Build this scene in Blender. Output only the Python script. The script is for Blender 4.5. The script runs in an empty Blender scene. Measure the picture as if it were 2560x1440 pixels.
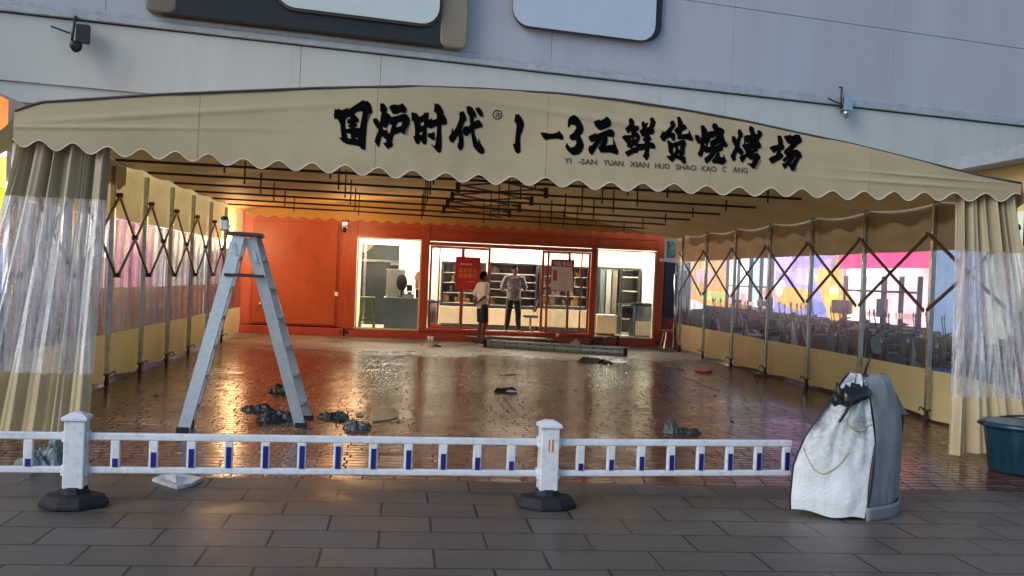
import bpy, bmesh, math, random
from mathutils import Vector, Matrix
random.seed(7)
S = bpy.context.scene
COL = S.collection
# ------------------------------------------------------------------ camera
F, CX, CY, H = 2486.0, 1280.0, 720.0, 1.6
_dy = Vector((1007 - CX, 684 - CY, F)).normalized()
_dx = Vector((23810 - CX, 1624 - CY, F)); _dx = (_dx - _dy * _dx.dot(_dy)).normalized()
_dz = _dy.cross(_dx)
if _dz.y > 0: _dz = -_dz
cam = bpy.data.cameras.new("camera"); co = bpy.data.objects.new("camera", cam); COL.objects.link(co)
cam.sensor_width = 36; cam.lens = F / 2560 * 36; cam.clip_start = .1; cam.clip_end = 2000
right = Vector((_dx.x, _dy.x, _dz.x)); down = Vector((_dx.y, _dy.y, _dz.y)); fwd = Vector((_dx.z, _dy.z, _dz.z))
co.matrix_world = Matrix(((right.x, -down.x, -fwd.x, 0), (right.y, -down.y, -fwd.y, 0), (right.z, -down.z, -fwd.z, H), (0, 0, 0, 1)))
S.camera = co
def ray(x, y):
    v = Vector((x - CX, y - CY, F)); return Vector((v.dot(_dx), v.dot(_dy), v.dot(_dz)))
def atY(x, y, Y):
    d = ray(x, y); return Vector((0, 0, H)) + d * (Y / d.y)
def atX(x, y, X):
    d = ray(x, y); return Vector((0, 0, H)) + d * (X / d.x)
def onG(x, y, z=0.0):
    d = ray(x, y); return Vector((0, 0, H)) + d * ((z - H) / d.z)
# ------------------------------------------------------------------ world, sun, exposure
W = bpy.data.worlds.new("World"); S.world = W; W.use_nodes = True
wn = W.node_tree.nodes; wl = W.node_tree.links
sky = wn.new('ShaderNodeTexSky'); sky.sky_type = 'NISHITA'; sky.sun_disc = False
SUN_EL, SUN_AZ = math.radians(28), math.radians(232)      # azimuth clockwise from +Y
sky.sun_elevation = SUN_EL; sky.sun_rotation = SUN_AZ; sky.air_density = 1.1; sky.dust_density = 1.0; sky.ozone_density = 4.0
wl.new(sky.outputs[0], wn['Background'].inputs[0]); wn['Background'].inputs[1].default_value = .08
sl = bpy.data.lights.new("sun", 'SUN'); sl.energy = .7; sl.angle = math.radians(28); sl.color = (1, .96, .92)
so = bpy.data.objects.new("sun", sl); COL.objects.link(so)
sd = Vector((math.sin(SUN_AZ) * math.cos(SUN_EL), math.cos(SUN_AZ) * math.cos(SUN_EL), math.sin(SUN_EL)))
so.rotation_euler = (-sd).to_track_quat('-Z', 'Y').to_euler()
S.view_settings.view_transform = 'Standard'; S.view_settings.look = 'None'
S.view_settings.exposure = 1.15; S.view_settings.gamma = 1
S.cycles.transparent_max_bounces = 24; S.cycles.max_bounces = 8
S.cycles.use_denoising = True
# ------------------------------------------------------------------ helpers
WL = {}
def link(o): COL.objects.link(o); return o
def tag(o, label=None, cat=None, group=None, kind=None):
    for k, v in (('label', label), ('category', cat), ('group', group), ('kind', kind)):
        if v: o[k] = v
    return o
def thing(name, loc, label, cat, group=None, rz=0):
    o = bpy.data.objects.new(name, None); link(o); o.empty_display_size = .2
    o.location = loc; o.rotation_euler = (0, 0, rz); WL[o.name] = Vector(loc)
    return tag(o, label, cat, group)
class MB:
    def __init__(s): s.v = []; s.f = []; s.m = None
    def add(s, vs, fs):
        n = len(s.v); s.v += [Vector(v) for v in vs]; s.f += [tuple(i + n for i in f) for f in fs]; return s
    def box(s, c, d, rz=0, R=None):
        c = Vector(c); hx, hy, hz = d[0] / 2, d[1] / 2, d[2] / 2
        R = R or Matrix.Rotation(rz, 3, 'Z')
        vs = [c + R @ Vector((x * hx, y * hy, z * hz)) for x in (-1, 1) for y in (-1, 1) for z in (-1, 1)]
        return s.add(vs, [(0, 1, 3, 2), (4, 6, 7, 5), (0, 4, 5, 1), (2, 3, 7, 6), (0, 2, 6, 4), (1, 5, 7, 3)])
    def b2(s, x0, x1, y0, y1, z0, z1): return s.box(((x0 + x1) / 2, (y0 + y1) / 2, (z0 + z1) / 2), (x1 - x0, y1 - y0, z1 - z0))
    def bar(s, p, q, w, h=None, up=(0, 0, 1)):
        p, q = Vector(p), Vector(q); h = h or w; d = (q - p).normalized(); u = Vector(up)
        if abs(d.dot(u)) > .98: u = Vector((0, 1, 0))
        a = d.cross(u).normalized(); b = a.cross(d)
        vs = [e + a * (i * w / 2) + b * (j * h / 2) for e in (p, q) for i, j in ((-1, -1), (1, -1), (1, 1), (-1, 1))]
        return s.add(vs, [(3, 2, 1, 0), (4, 5, 6, 7), (0, 1, 5, 4), (1, 2, 6, 5), (2, 3, 7, 6), (3, 0, 4, 7)])
    def tube(s, pts, r, n=8, cap=True):
        pts = [Vector(p) for p in pts]; rs = r if isinstance(r, (list, tuple)) else [r] * len(pts)
        ring = []; base = len(s.v); u = None
        for i, p in enumerate(pts):
            d = (pts[min(i + 1, len(pts) - 1)] - pts[max(i - 1, 0)]).normalized()
            if u is None: u = Vector((0, 0, 1)) if abs(d.z) < .9 else Vector((0, 1, 0))
            a = d.cross(u).normalized(); b = a.cross(d); u = b
            for k in range(n):
                t = 2 * math.pi * k / n; s.v.append(p + (a * math.cos(t) + b * math.sin(t)) * rs[i])
        for i in range(len(pts) - 1):
            for k in range(n):
                s.f.append((base + i * n + k, base + i * n + (k + 1) % n, base + (i + 1) * n + (k + 1) % n, base + (i + 1) * n + k))
        if cap:
            s.f.append(tuple(base + k for k in range(n))[::-1]); s.f.append(tuple(base + (len(pts) - 1) * n + k for k in range(n)))
        return s
    def lathe(s, c, prof, n=20, axis=None):
        c = Vector(c); base = len(s.v); R = axis or Matrix.Identity(3)
        for r, z in prof:
            for k in range(n):
                t = 2 * math.pi * k / n; s.v.append(c + R @ Vector((r * math.cos(t), r * math.sin(t), z)))
        for i in range(len(prof) - 1):
            for k in range(n):
                s.f.append((base + i * n + k, base + i * n + (k + 1) % n, base + (i + 1) * n + (k + 1) % n, base + (i + 1) * n + k))
        if prof[0][0] > 1e-4: s.f.append(tuple(base + k for k in range(n))[::-1])
        if prof[-1][0] > 1e-4: s.f.append(tuple(base + (len(prof) - 1) * n + k for k in range(n)))
        return s
    def grid(s, fn, nu, nv):
        base = len(s.v)
        for j in range(nv + 1):
            for i in range(nu + 1): s.v.append(Vector(fn(i / nu, j / nv)))
        for j in range(nv):
            for i in range(nu):
                a = base + j * (nu + 1) + i; s.f.append((a, a + 1, a + nu + 2, a + nu + 1))
        return s
    def ball(s, c, r, n=10):
        r = r if isinstance(r, (tuple, list)) else (r, r, r); c = Vector(c); base = len(s.v); m = n
        for i in range(1, m):
            ph = math.pi * i / m
            for k in range(n * 2):
                t = math.pi * k / n; s.v.append(c + Vector((r[0] * math.sin(ph) * math.cos(t), r[1] * math.sin(ph) * math.sin(t), r[2] * math.cos(ph))))
        nn = n * 2
        for i in range(m - 2):
            for k in range(nn): s.f.append((base + i * nn + k, base + (i + 1) * nn + k, base + (i + 1) * nn + (k + 1) % nn, base + i * nn + (k + 1) % nn))
        s.f.append(tuple(base + k for k in range(nn))); s.f.append(tuple(base + (m - 2) * nn + k for k in range(nn))[::-1])
        return s
    def build(s, name, mat, parent=None, smooth=False, origin=None, local=False, bevel=0, solid=0, loc=None):
        me = bpy.data.meshes.new(name)
        off = Vector((0, 0, 0))
        if parent is not None and not local: off = WL[parent.name]
        elif origin is not None: off = Vector(origin)
        me.from_pydata([v - off for v in s.v], [], s.f); me.validate()
        if smooth:
            me.polygons.foreach_set('use_smooth', [True] * len(me.polygons))
        if isinstance(mat, (list, tuple)):
            for m in mat: me.materials.append(m)
        elif mat: me.materials.append(mat)
        o = bpy.data.objects.new(name, me); link(o)
        if parent is not None: o.parent = parent; WL[o.name] = WL.get(parent.name, Vector((0, 0, 0))).copy()
        elif origin is not None: o.location = off; WL[o.name] = off.copy()
        else: WL[o.name] = Vector((0, 0, 0))
        if bevel:
            b = o.modifiers.new('bevel', 'BEVEL'); b.width = bevel; b.segments = 2; b.limit_method = 'ANGLE'
        if solid:
            b = o.modifiers.new('solid', 'SOLIDIFY'); b.thickness = solid; b.offset = 0
        return o
def kids(o): return [c for c in bpy.data.objects if c.parent == o]
def copy_tree(o, parent=None):
    c = o.copy(); link(c)
    if parent is not None: c.parent = parent
    for ch in kids(o): copy_tree(ch, c)
    return c
def N(i, x, y=0.0, z=0.0):   # cheap smooth noise
    from mathutils import noise
    return noise.noise(Vector((x + i * 17.3, y - i * 9.1, z + i * 4.7)))
# ------------------------------------------------------------------ materials
def newmat(name):
    m = bpy.data.materials.new(name); m.use_nodes = True; nt = m.node_tree; nt.nodes.clear()
    return m, nt.nodes, nt.links
def C(c): return (c[0], c[1], c[2], 1)
def M(name, col, rough=.6, metal=0, var=.12, scale=5, bump=0, bscale=60, emit=0, trans=0, spec=.5, dirt=0, stretch=None):
    m, n, l = newmat(name); out = n.new('ShaderNodeOutputMaterial'); p = n.new('ShaderNodeBsdfPrincipled')
    tc = n.new('ShaderNodeTexCoord'); src = tc.outputs['Object']
    if stretch:
        mp = n.new('ShaderNodeMapping'); mp.inputs['Scale'].default_value = stretch; l.new(src, mp.inputs[0]); src = mp.outputs[0]
    nz = n.new('ShaderNodeTexNoise'); nz.inputs['Scale'].default_value = scale; nz.inputs['Detail'].default_value = 6; l.new(src, nz.inputs[0])
    r = n.new('ShaderNodeValToRGB'); r.color_ramp.elements[0].position = .3; r.color_ramp.elements[1].position = .7
    r.color_ramp.elements[0].color = C([c * (1 - var) for c in col]); r.color_ramp.elements[1].color = C([min(1, c * (1 + var)) for c in col])
    l.new(nz.outputs[0], r.inputs[0]); colour = r.outputs[0]
    if dirt:
        n2 = n.new('ShaderNodeTexNoise'); n2.inputs['Scale'].default_value = scale * 3.1; n2.inputs['Detail'].default_value = 9; l.new(src, n2.inputs[0])
        r2 = n.new('ShaderNodeValToRGB'); r2.color_ramp.elements[0].position = .52; r2.color_ramp.elements[1].position = .68
        r2.color_ramp.elements[0].color = (0, 0, 0, 1); r2.color_ramp.elements[1].color = (dirt, dirt, dirt, 1); l.new(n2.outputs[0], r2.inputs[0])
        mx = n.new('ShaderNodeMixRGB'); l.new(r2.outputs[0], mx.inputs[0]); l.new(colour, mx.inputs[1]); mx.inputs[2].default_value = C([c * .35 for c in col]); colour = mx.outputs[0]
    l.new(colour, p.inputs['Base Color']); p.inputs['Metallic'].default_value = metal; p.inputs['Specular IOR Level'].default_value = spec
    rr = n.new('ShaderNodeMapRange'); rr.inputs[3].default_value = max(.02, rough - .08); rr.inputs[4].default_value = min(1, rough + .08); l.new(nz.outputs[0], rr.inputs[0]); l.new(rr.outputs[0], p.inputs['Roughness'])
    if bump:
        b = n.new('ShaderNodeBump'); b.inputs['Strength'].default_value = bump; b.inputs['Distance'].default_value = .02
        n3 = n.new('ShaderNodeTexNoise'); n3.inputs['Scale'].default_value = bscale; n3.inputs['Detail'].default_value = 4; l.new(src, n3.inputs[0]); l.new(n3.outputs[0], b.inputs['Height']); l.new(b.outputs[0], p.inputs['Normal'])
    if emit:
        l.new(colour, p.inputs['Emission Color']); p.inputs['Emission Strength'].default_value = emit
    sh = p.outputs[0]
    if trans:
        t = n.new('ShaderNodeBsdfTranslucent'); l.new(colour, t.inputs[0]); ms = n.new('ShaderNodeMixShader'); ms.inputs[0].default_value = trans
        l.new(sh, ms.inputs[1]); l.new(t.outputs[0], ms.inputs[2]); sh = ms.outputs[0]
    l.new(sh, out.inputs[0]); return m
def vinyl(name, base=.12, streak_glint=.5, fine=22, tint=(.93, .95, .97), zs=.05, lo=.5, hi=.75, ior=1.25, speck_glint=.55):
    m, n, l = newmat(name); out = n.new('ShaderNodeOutputMaterial')
    g = n.new('ShaderNodeNewGeometry'); mp = n.new('ShaderNodeMapping'); mp.inputs['Scale'].default_value = (1, 1, zs); l.new(g.outputs['Position'], mp.inputs[0])
    nz = n.new('ShaderNodeTexNoise'); nz.inputs['Scale'].default_value = fine; nz.inputs['Detail'].default_value = 5; nz.inputs['Roughness'].default_value = .65; l.new(mp.outputs[0], nz.inputs[0])
    n2 = n.new('ShaderNodeTexNoise'); n2.inputs['Scale'].default_value = 9; n2.inputs['Detail'].default_value = 8; n2.inputs['Roughness'].default_value = .75; l.new(g.outputs['Position'], n2.inputs[0])
    r = n.new('ShaderNodeMapRange'); r.inputs[1].default_value = lo; r.inputs[2].default_value = hi; r.inputs[3].default_value = 0; r.inputs[4].default_value = streak_glint; l.new(nz.outputs[0], r.inputs[0])  # white streaks painted into the sheet as crease highlights
    r2 = n.new('ShaderNodeMapRange'); r2.inputs[1].default_value = .45; r2.inputs[2].default_value = .75; r2.inputs[3].default_value = base * .5; r2.inputs[4].default_value = base * 2.2; l.new(n2.outputs[0], r2.inputs[0])
    ad = n.new('ShaderNodeMath'); ad.operation = 'ADD'; ad.use_clamp = True; l.new(r.outputs[0], ad.inputs[0]); l.new(r2.outputs[0], ad.inputs[1])
    n4 = n.new('ShaderNodeTexNoise'); n4.inputs['Scale'].default_value = 26; n4.inputs['Detail'].default_value = 6; n4.inputs['Roughness'].default_value = .8; mp4 = n.new('ShaderNodeMapping'); mp4.inputs['Scale'].default_value = (1, 1, 1.8); l.new(g.outputs['Position'], mp4.inputs[0]); l.new(mp4.outputs[0], n4.inputs[0])
    r4 = n.new('ShaderNodeMapRange'); r4.inputs[1].default_value = .60; r4.inputs[2].default_value = .68; r4.inputs[3].default_value = 0; r4.inputs[4].default_value = speck_glint; l.new(n4.outputs[0], r4.inputs[0])  # white specks painted in as sparkle on the vinyl
    ad4 = n.new('ShaderNodeMath'); ad4.operation = 'ADD'; ad4.use_clamp = True; l.new(ad.outputs[0], ad4.inputs[0]); l.new(r4.outputs[0], ad4.inputs[1]); ad = ad4
    bp = n.new('ShaderNodeBump'); bp.inputs['Strength'].default_value = .6; bp.inputs['Distance'].default_value = .02; mxh = n.new('ShaderNodeMath'); mxh.operation = 'ADD'; l.new(nz.outputs[0], mxh.inputs[0]); l.new(n2.outputs[0], mxh.inputs[1]); l.new(mxh.outputs[0], bp.inputs['Height'])
    t = n.new('ShaderNodeBsdfTransparent'); t.inputs[0].default_value = C(tint)
    gl = n.new('ShaderNodeBsdfGlossy'); gl.inputs['Roughness'].default_value = .12; l.new(bp.outputs[0], gl.inputs['Normal'])
    fr = n.new('ShaderNodeFresnel'); fr.inputs[0].default_value = ior; l.new(bp.outputs[0], fr.inputs['Normal'])
    rf = n.new('ShaderNodeBsdfRefraction'); rf.inputs['Roughness'].default_value = .03; rf.inputs['IOR'].default_value = 1.12; rf.inputs[0].default_value = C(tint); l.new(bp.outputs[0], rf.inputs['Normal'])
    t2 = n.new('ShaderNodeMixShader'); t2.inputs[0].default_value = .16; l.new(t.outputs[0], t2.inputs[1]); l.new(rf.outputs[0], t2.inputs[2]); t = t2
    a = n.new('ShaderNodeMixShader'); l.new(fr.outputs[0], a.inputs[0]); l.new(t.outputs[0], a.inputs[1]); l.new(gl.outputs[0], a.inputs[2])
    tr = n.new('ShaderNodeBsdfTranslucent'); tr.inputs[0].default_value = (.85, .88, .92, 1)
    df = n.new('ShaderNodeBsdfDiffuse'); df.inputs[0].default_value = (.85, .88, .92, 1)
    h = n.new('ShaderNodeMixShader'); h.inputs[0].default_value = .5; l.new(tr.outputs[0], h.inputs[1]); l.new(df.outputs[0], h.inputs[2])
    f = n.new('ShaderNodeMixShader'); l.new(ad.outputs[0], f.inputs[0]); l.new(a.outputs[0], f.inputs[1]); l.new(h.outputs[0], f.inputs[2])
    l.new(f.outputs[0], out.inputs[0]); return m
def glassmat(name, tint=(.95, .97, .96), ior=1.45):
    m, n, l = newmat(name); out = n.new('ShaderNodeOutputMaterial')
    t = n.new('ShaderNodeBsdfTransparent'); t.inputs[0].default_value = C(tint); g = n.new('ShaderNodeBsdfGlossy'); g.inputs['Roughness'].default_value = .02
    fr = n.new('ShaderNodeFresnel'); fr.inputs[0].default_value = ior; a = n.new('ShaderNodeMixShader')
    l.new(fr.outputs[0], a.inputs[0]); l.new(t.outputs[0], a.inputs[1]); l.new(g.outputs[0], a.inputs[2]); l.new(a.outputs[0], out.inputs[0]); return m
def lamp(name, col, s):
    m, n, l = newmat(name); out = n.new('ShaderNodeOutputMaterial'); e = n.new('ShaderNodeEmission'); e.inputs[0].default_value = C(col); e.inputs[1].default_value = s; l.new(e.outputs[0], out.inputs[0]); return m

m_beige = M('beige_canvas', (.42, .345, .22), .7, var=.09, scale=1.1, bump=.45, bscale=2.6, trans=.08, spec=.3, dirt=.10)
m_curt = M('curtain_canvas', (.46, .39, .25), .6, var=.08, scale=2, bump=.15, bscale=9, trans=.18, spec=.35)
m_yell = M('yellow_canvas', (.82, .66, .30), .5, var=.08, scale=1.5, bump=.2, bscale=7, trans=.5, spec=.4)
m_roof = M('roof_canvas', (.52, .32, .11), .6, var=.07, scale=.8, bump=.2, bscale=5, trans=.24, spec=.3)
m_pipe = M('piping', (.05, .045, .04), .6)
m_pipel = M('pale_piping', (.62, .57, .45), .6)
m_galv = M('galvanised_steel', (.42, .45, .48), .22, metal=1.0, var=.2, scale=14, spec=.5)
m_brown = M('brown_painted_steel', (.06, .03, .02), .45, var=.3, scale=20)
m_black = M('black_plastic', (.012, .013, .015), .45, var=.3)
m_rubber = M('black_rubber', (.006, .007, .010), .7, var=.3, bump=.2)
m_ink = M('black_ink', (.003, .003, .004), .9, var=.1, spec=.03)
m_inkb = M('brown_ink', (.06, .035, .03), .8, var=.3)
m_red = M('red_container_paint', (.43, .075, .018), .42, var=.10, scale=1.3, bump=.04, dirt=.25)
m_redd = M('red_frame_paint', (.42, .06, .025), .35, var=.15, scale=6)
m_cream = M('cream_panel', (.82, .78, .66), .5, var=.04, scale=2)
m_glass = glassmat('window_glass')
m_vin = vinyl('clear_vinyl', .016, .42, fine=34, lo=.56, hi=.72)
m_vinl = vinyl('clear_vinyl_left', .02, .35, fine=24, lo=.55, hi=.75, ior=1.15)
m_vinc = vinyl('gathered_clear_vinyl', .16, 1.0, fine=13, zs=.006, lo=.44, hi=.74, ior=1.5, speck_glint=.2)
m_white = M('white_paint', (.66, .69, .72), .38, var=.08, scale=8, dirt=.3)
m_blue = M('blue_film', (.004, .010, .17), .4, var=.1)
m_alu = M('aluminium', (.47, .51, .54), .38, metal=.5, var=.1, scale=20, dirt=.2)
m_conc = M('painted_concrete', (.44, .475, .455), .7, var=.07, scale=.5, bump=.08, bscale=20, dirt=.10, stretch=(1.2, 1.2, .25))
m_conu = M('lilac_painted_panel', (.36, .395, .445), .7, var=.07, scale=.5, bump=.05, bscale=12, dirt=.06, stretch=(1, 1, .15))
m_ledge = M('grey_ledge', (.34, .38, .41), .7, var=.12, scale=2, dirt=.25)
m_gap = M('dark_joint', (.03, .035, .04), .9)
# ------------------------------------------------------------------ ground
def paving():
    m, n, l = newmat('grey_paving_slabs'); out = n.new('ShaderNodeOutputMaterial'); p = n.new('ShaderNodeBsdfPrincipled')
    g = n.new('ShaderNodeNewGeometry'); mp = n.new('ShaderNodeMapping'); mp.inputs['Location'].default_value = (-.56, -.025, 0); l.new(g.outputs['Position'], mp.inputs[0])
    b = n.new('ShaderNodeTexBrick'); b.inputs['Scale'].default_value = 1; b.inputs['Brick Width'].default_value = .64; b.inputs['Row Height'].default_value = .385
    b.inputs['Mortar Size'].default_value = .009; b.inputs['Mortar Smooth'].default_value = .2; b.inputs['Bias'].default_value = 0
    b.inputs['Color1'].default_value = (.102, .080, .060, 1); b.inputs['Color2'].default_value = (.128, .104, .082, 1); b.inputs['Mortar'].default_value = (.012, .012, .012, 1)
    l.new(mp.outputs[0], b.inputs[0])
    nz = n.new('ShaderNodeTexNoise'); nz.inputs['Scale'].default_value = 1.1; nz.inputs['Detail'].default_value = 8; nz.inputs['Roughness'].default_value = .65; l.new(g.outputs['Position'], nz.inputs[0])
    n2 = n.new('ShaderNodeTexNoise'); n2.inputs['Scale'].default_value = 60; n2.inputs['Detail'].default_value = 5; l.new(g.outputs['Position'], n2.inputs[0])
    r = n.new('ShaderNodeMapRange'); r.inputs[1].default_value = .3; r.inputs[2].default_value = .7; r.inputs[3].default_value = .5; r.inputs[4].default_value = 1.3; l.new(nz.outputs[0], r.inputs[0])
    rb = n.new('ShaderNodeMapRange'); rb.inputs[3].default_value = .8; rb.inputs[4].default_value = 1.2; l.new(n2.outputs[0], rb.inputs[0])
    mu = n.new('ShaderNodeMath'); mu.operation = 'MULTIPLY'; l.new(r.outputs[0], mu.inputs[0]); l.new(rb.outputs[0], mu.inputs[1])
    mx = n.new('ShaderNodeMixRGB'); mx.blend_type = 'MULTIPLY'; mx.inputs[0].default_value = 1; l.new(b.outputs[0], mx.inputs[1]); l.new(mu.outputs[0], mx.inputs[2]); l.new(mx.outputs[0], p.inputs['Base Color'])
    rr = n.new('ShaderNodeMapRange'); rr.inputs[1].default_value = .35; rr.inputs[2].default_value = .65; rr.inputs[3].default_value = .30; rr.inputs[4].default_value = .62; l.new(nz.outputs[0], rr.inputs[0]); l.new(rr.outputs[0], p.inputs['Roughness'])
    bp = n.new('ShaderNodeBump'); bp.inputs['Strength'].default_value = .5; bp.inputs['Distance'].default_value = .006
    ad = n.new('ShaderNodeMath'); ad.operation = 'MULTIPLY_ADD'; l.new(n2.outputs[0], ad.inputs[0]); ad.inputs[1].default_value = .25; inv = n.new('ShaderNodeMath'); inv.operation = 'SUBTRACT'; inv.inputs[0].default_value = 1; l.new(b.outputs['Fac'], inv.inputs[1]); l.new(inv.outputs[0], ad.inputs[2])
    l.new(ad.outputs[0], bp.inputs['Height']); l.new(bp.outputs[0], p.inputs['Normal']); l.new(p.outputs[0], out.inputs[0]); return m
def wetfloor():
    m, n, l = newmat('wet_brick_floor'); out = n.new('ShaderNodeOutputMaterial'); p = n.new('ShaderNodeBsdfPrincipled')
    g = n.new('ShaderNodeNewGeometry'); pos = g.outputs['Position']; sx = n.new('ShaderNodeSeparateXYZ'); l.new(pos, sx.inputs[0])
    b2 = n.new('ShaderNodeTexBrick'); b2.inputs['Scale'].default_value = 1; b2.inputs['Brick Width'].default_value = .1; b2.inputs['Row Height'].default_value = .1; b2.inputs['Mortar Size'].default_value = .008
    b2.inputs['Color1'].default_value = (.20, .16, .11, 1); b2.inputs['Color2'].default_value = (.25, .20, .15, 1); b2.inputs['Mortar'].default_value = (.05, .04, .035, 1); l.new(pos, b2.inputs[0])
    def rng(v, a, bb, c=0, d=1, sm=True):
        r = n.new('ShaderNodeMapRange'); r.interpolation_type = 'SMOOTHSTEP' if sm else 'LINEAR'; r.inputs[1].default_value = a; r.inputs[2].default_value = bb; r.inputs[3].default_value = c; r.inputs[4].default_value = d; l.new(v, r.inputs[0]); return r.outputs[0]
    def mat(op, a, c):
        q = n.new('ShaderNodeMath'); q.operation = op
        for i, v in enumerate((a, c)):
            if hasattr(v, 'links'): l.new(v, q.inputs[i])
            else: q.inputs[i].default_value = v
        return q.outputs[0]
    def noi(sc, det=6, ro=.6, st=None):
        v = pos
        if st:
            mp = n.new('ShaderNodeMapping'); mp.inputs['Scale'].default_value = st; l.new(pos, mp.inputs[0]); v = mp.outputs[0]
        q = n.new('ShaderNodeTexNoise'); q.inputs['Scale'].default_value = sc; q.inputs['Detail'].default_value = det; q.inputs['Roughness'].default_value = ro; l.new(v, q.inputs[0]); return q.outputs[0]
    def white(x, y=None):
        q = n.new('ShaderNodeTexWhiteNoise'); q.noise_dimensions = '3D'; cb_ = n.new('ShaderNodeCombineXYZ'); l.new(x, cb_.inputs[0]); 
        if y is not None: l.new(y, cb_.inputs[1])
        l.new(cb_.outputs[0], q.inputs[0]); sp = n.new('ShaderNodeSeparateColor'); l.new(q.outputs['Color'], sp.inputs[0]); return q.outputs['Value'], sp.outputs[1], sp.outputs[2]
    yr = mat('DIVIDE', sx.outputs[1], .125); row = mat('FLOOR', yr, 0); fy = mat('FRACT', yr, 0); rr0 = white(row)[0]
    xr_ = mat('ADD', mat('DIVIDE', sx.outputs[0], .25), rr0); cell = mat('FLOOR', xr_, 0); fx = mat('FRACT', xr_, 0); rv, rg_, rb_ = white(cell, row)
    jy = rng(mat('ABSOLUTE', mat('SUBTRACT', fy, .5), 0), .40, .48); jx = rng(mat('ABSOLUTE', mat('SUBTRACT', fx, .5), 0), .455, .49); joint = mat('MAXIMUM', jy, mat('MULTIPLY', jx, .9))
    bc = n.new('ShaderNodeValToRGB'); bc.color_ramp.elements[0].color = (.10, .036, .028, 1); bc.color_ramp.elements[1].color = (.22, .105, .08, 1); e_ = bc.color_ramp.elements.new(.6); e_.color = (.15, .058, .044, 1); l.new(rv, bc.inputs[0])
    bj = n.new('ShaderNodeMixRGB'); l.new(joint, bj.inputs[0]); l.new(bc.outputs[0], bj.inputs[1]); bj.inputs[2].default_value = (.018, .013, .012, 1)
    tilt = mat('ADD', mat('MULTIPLY', mat('SUBTRACT', rg_, .5), fy), mat('MULTIPLY', mat('SUBTRACT', rb_, .5), mat('MULTIPLY', fx, .25)))
    strip = mat('MULTIPLY', rng(sx.outputs[0], -1.37, -1.35), rng(sx.outputs[0], -.62, -.60, 1, 0))
    c1 = n.new('ShaderNodeMixRGB'); l.new(strip, c1.inputs[0]); l.new(bj.outputs[0], c1.inputs[1]); l.new(b2.outputs[0], c1.inputs[2])
    nb = noi(.7, 7, .6)
    dry = rng(mat('ADD', sx.outputs[1], mat('MULTIPLY', nb, 5.0)), 21.3, 24.6)
    dirt = noi(2.3, 9, .7); dc = n.new('ShaderNodeValToRGB'); dc.color_ramp.elements[0].color = (.17, .145, .115, 1); dc.color_ramp.elements[1].color = (.33, .29, .23, 1); l.new(dirt, dc.inputs[0])
    c2 = n.new('ShaderNodeMixRGB'); l.new(mat('MULTIPLY', dry, .85), c2.inputs[0]); l.new(c1.outputs[0], c2.inputs[1]); l.new(dc.outputs[0], c2.inputs[2])
    c3 = n.new('ShaderNodeMixRGB'); c3.blend_type = 'MULTIPLY'; c3.inputs[0].default_value = 1; l.new(c2.outputs[0], c3.inputs[1]); l.new(rng(noi(1.3, 8, .7), .3, .7, .65, 1.25), c3.inputs[2])
    spk = rng(noi(38, 3, .5), .70, .74); c4 = n.new('ShaderNodeMixRGB'); l.new(mat('MULTIPLY', spk, .5), c4.inputs[0]); l.new(c3.outputs[0], c4.inputs[1]); c4.inputs[2].default_value = (.42, .36, .28, 1)
    l.new(c4.outputs[0], p.inputs['Base Color'])
    wet = noi(1.6, 6, .6); rw = rng(wet, .38, .62, .07, .19)
    l.new(mat('ADD', mat('ADD', rw, mat('MULTIPLY', joint, .3)), mat('MULTIPLY', dry, .45)), p.inputs['Roughness']); p.inputs['IOR'].default_value = 1.5
    l.new(mat('MULTIPLY', mat('SUBTRACT', 1, mat('MULTIPLY', joint, .9)), .32), p.inputs['Specular IOR Level'])
    puddle = rng(noi(.55, 4, .5), .50, .62)
    hgt = mat('ADD', mat('ADD', mat('MULTIPLY', mat('SUBTRACT', 1, joint), .40), mat('MULTIPLY', tilt, 1.5)), mat('ADD', mat('MULTIPLY', noi(13, 5, .6, (.25, 1, 1)), 1.5), mat('MULTIPLY', noi(40, 3, .6, (.3, 1, 1)), .3)))
    hgt = mat('MULTIPLY', hgt, mat('SUBTRACT', 1, mat('MULTIPLY', puddle, .55)))
    bp = n.new('ShaderNodeBump'); bp.inputs['Strength'].default_value = .55; bp.inputs['Distance'].default_value = .009; l.new(hgt, bp.inputs['Height']); l.new(bp.outputs[0], p.inputs['Normal'])
    l.new(p.outputs[0], out.inputs[0]); return m
def sheet(name, x0, x1, y0, y1, z, mat, nx=1, ny=1):
    o = MB().grid(lambda u, v: (x0 + (x1 - x0) * u, y0 + (y1 - y0) * v, z), nx, ny).build(name, mat); o['kind'] = 'structure'; return o
m_asph = M('asphalt', (.05, .05, .052), .7, var=.25, scale=3, bump=.3, bscale=80)
sheet('ground', -300, 300, -300, 300, -.03, m_asph)
sheet('pavement', -40, 40, -12, 7.72, 0, paving())
sheet('plaza_floor', -40, 40, 7.72, 40, 0, wetfloor())
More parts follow.
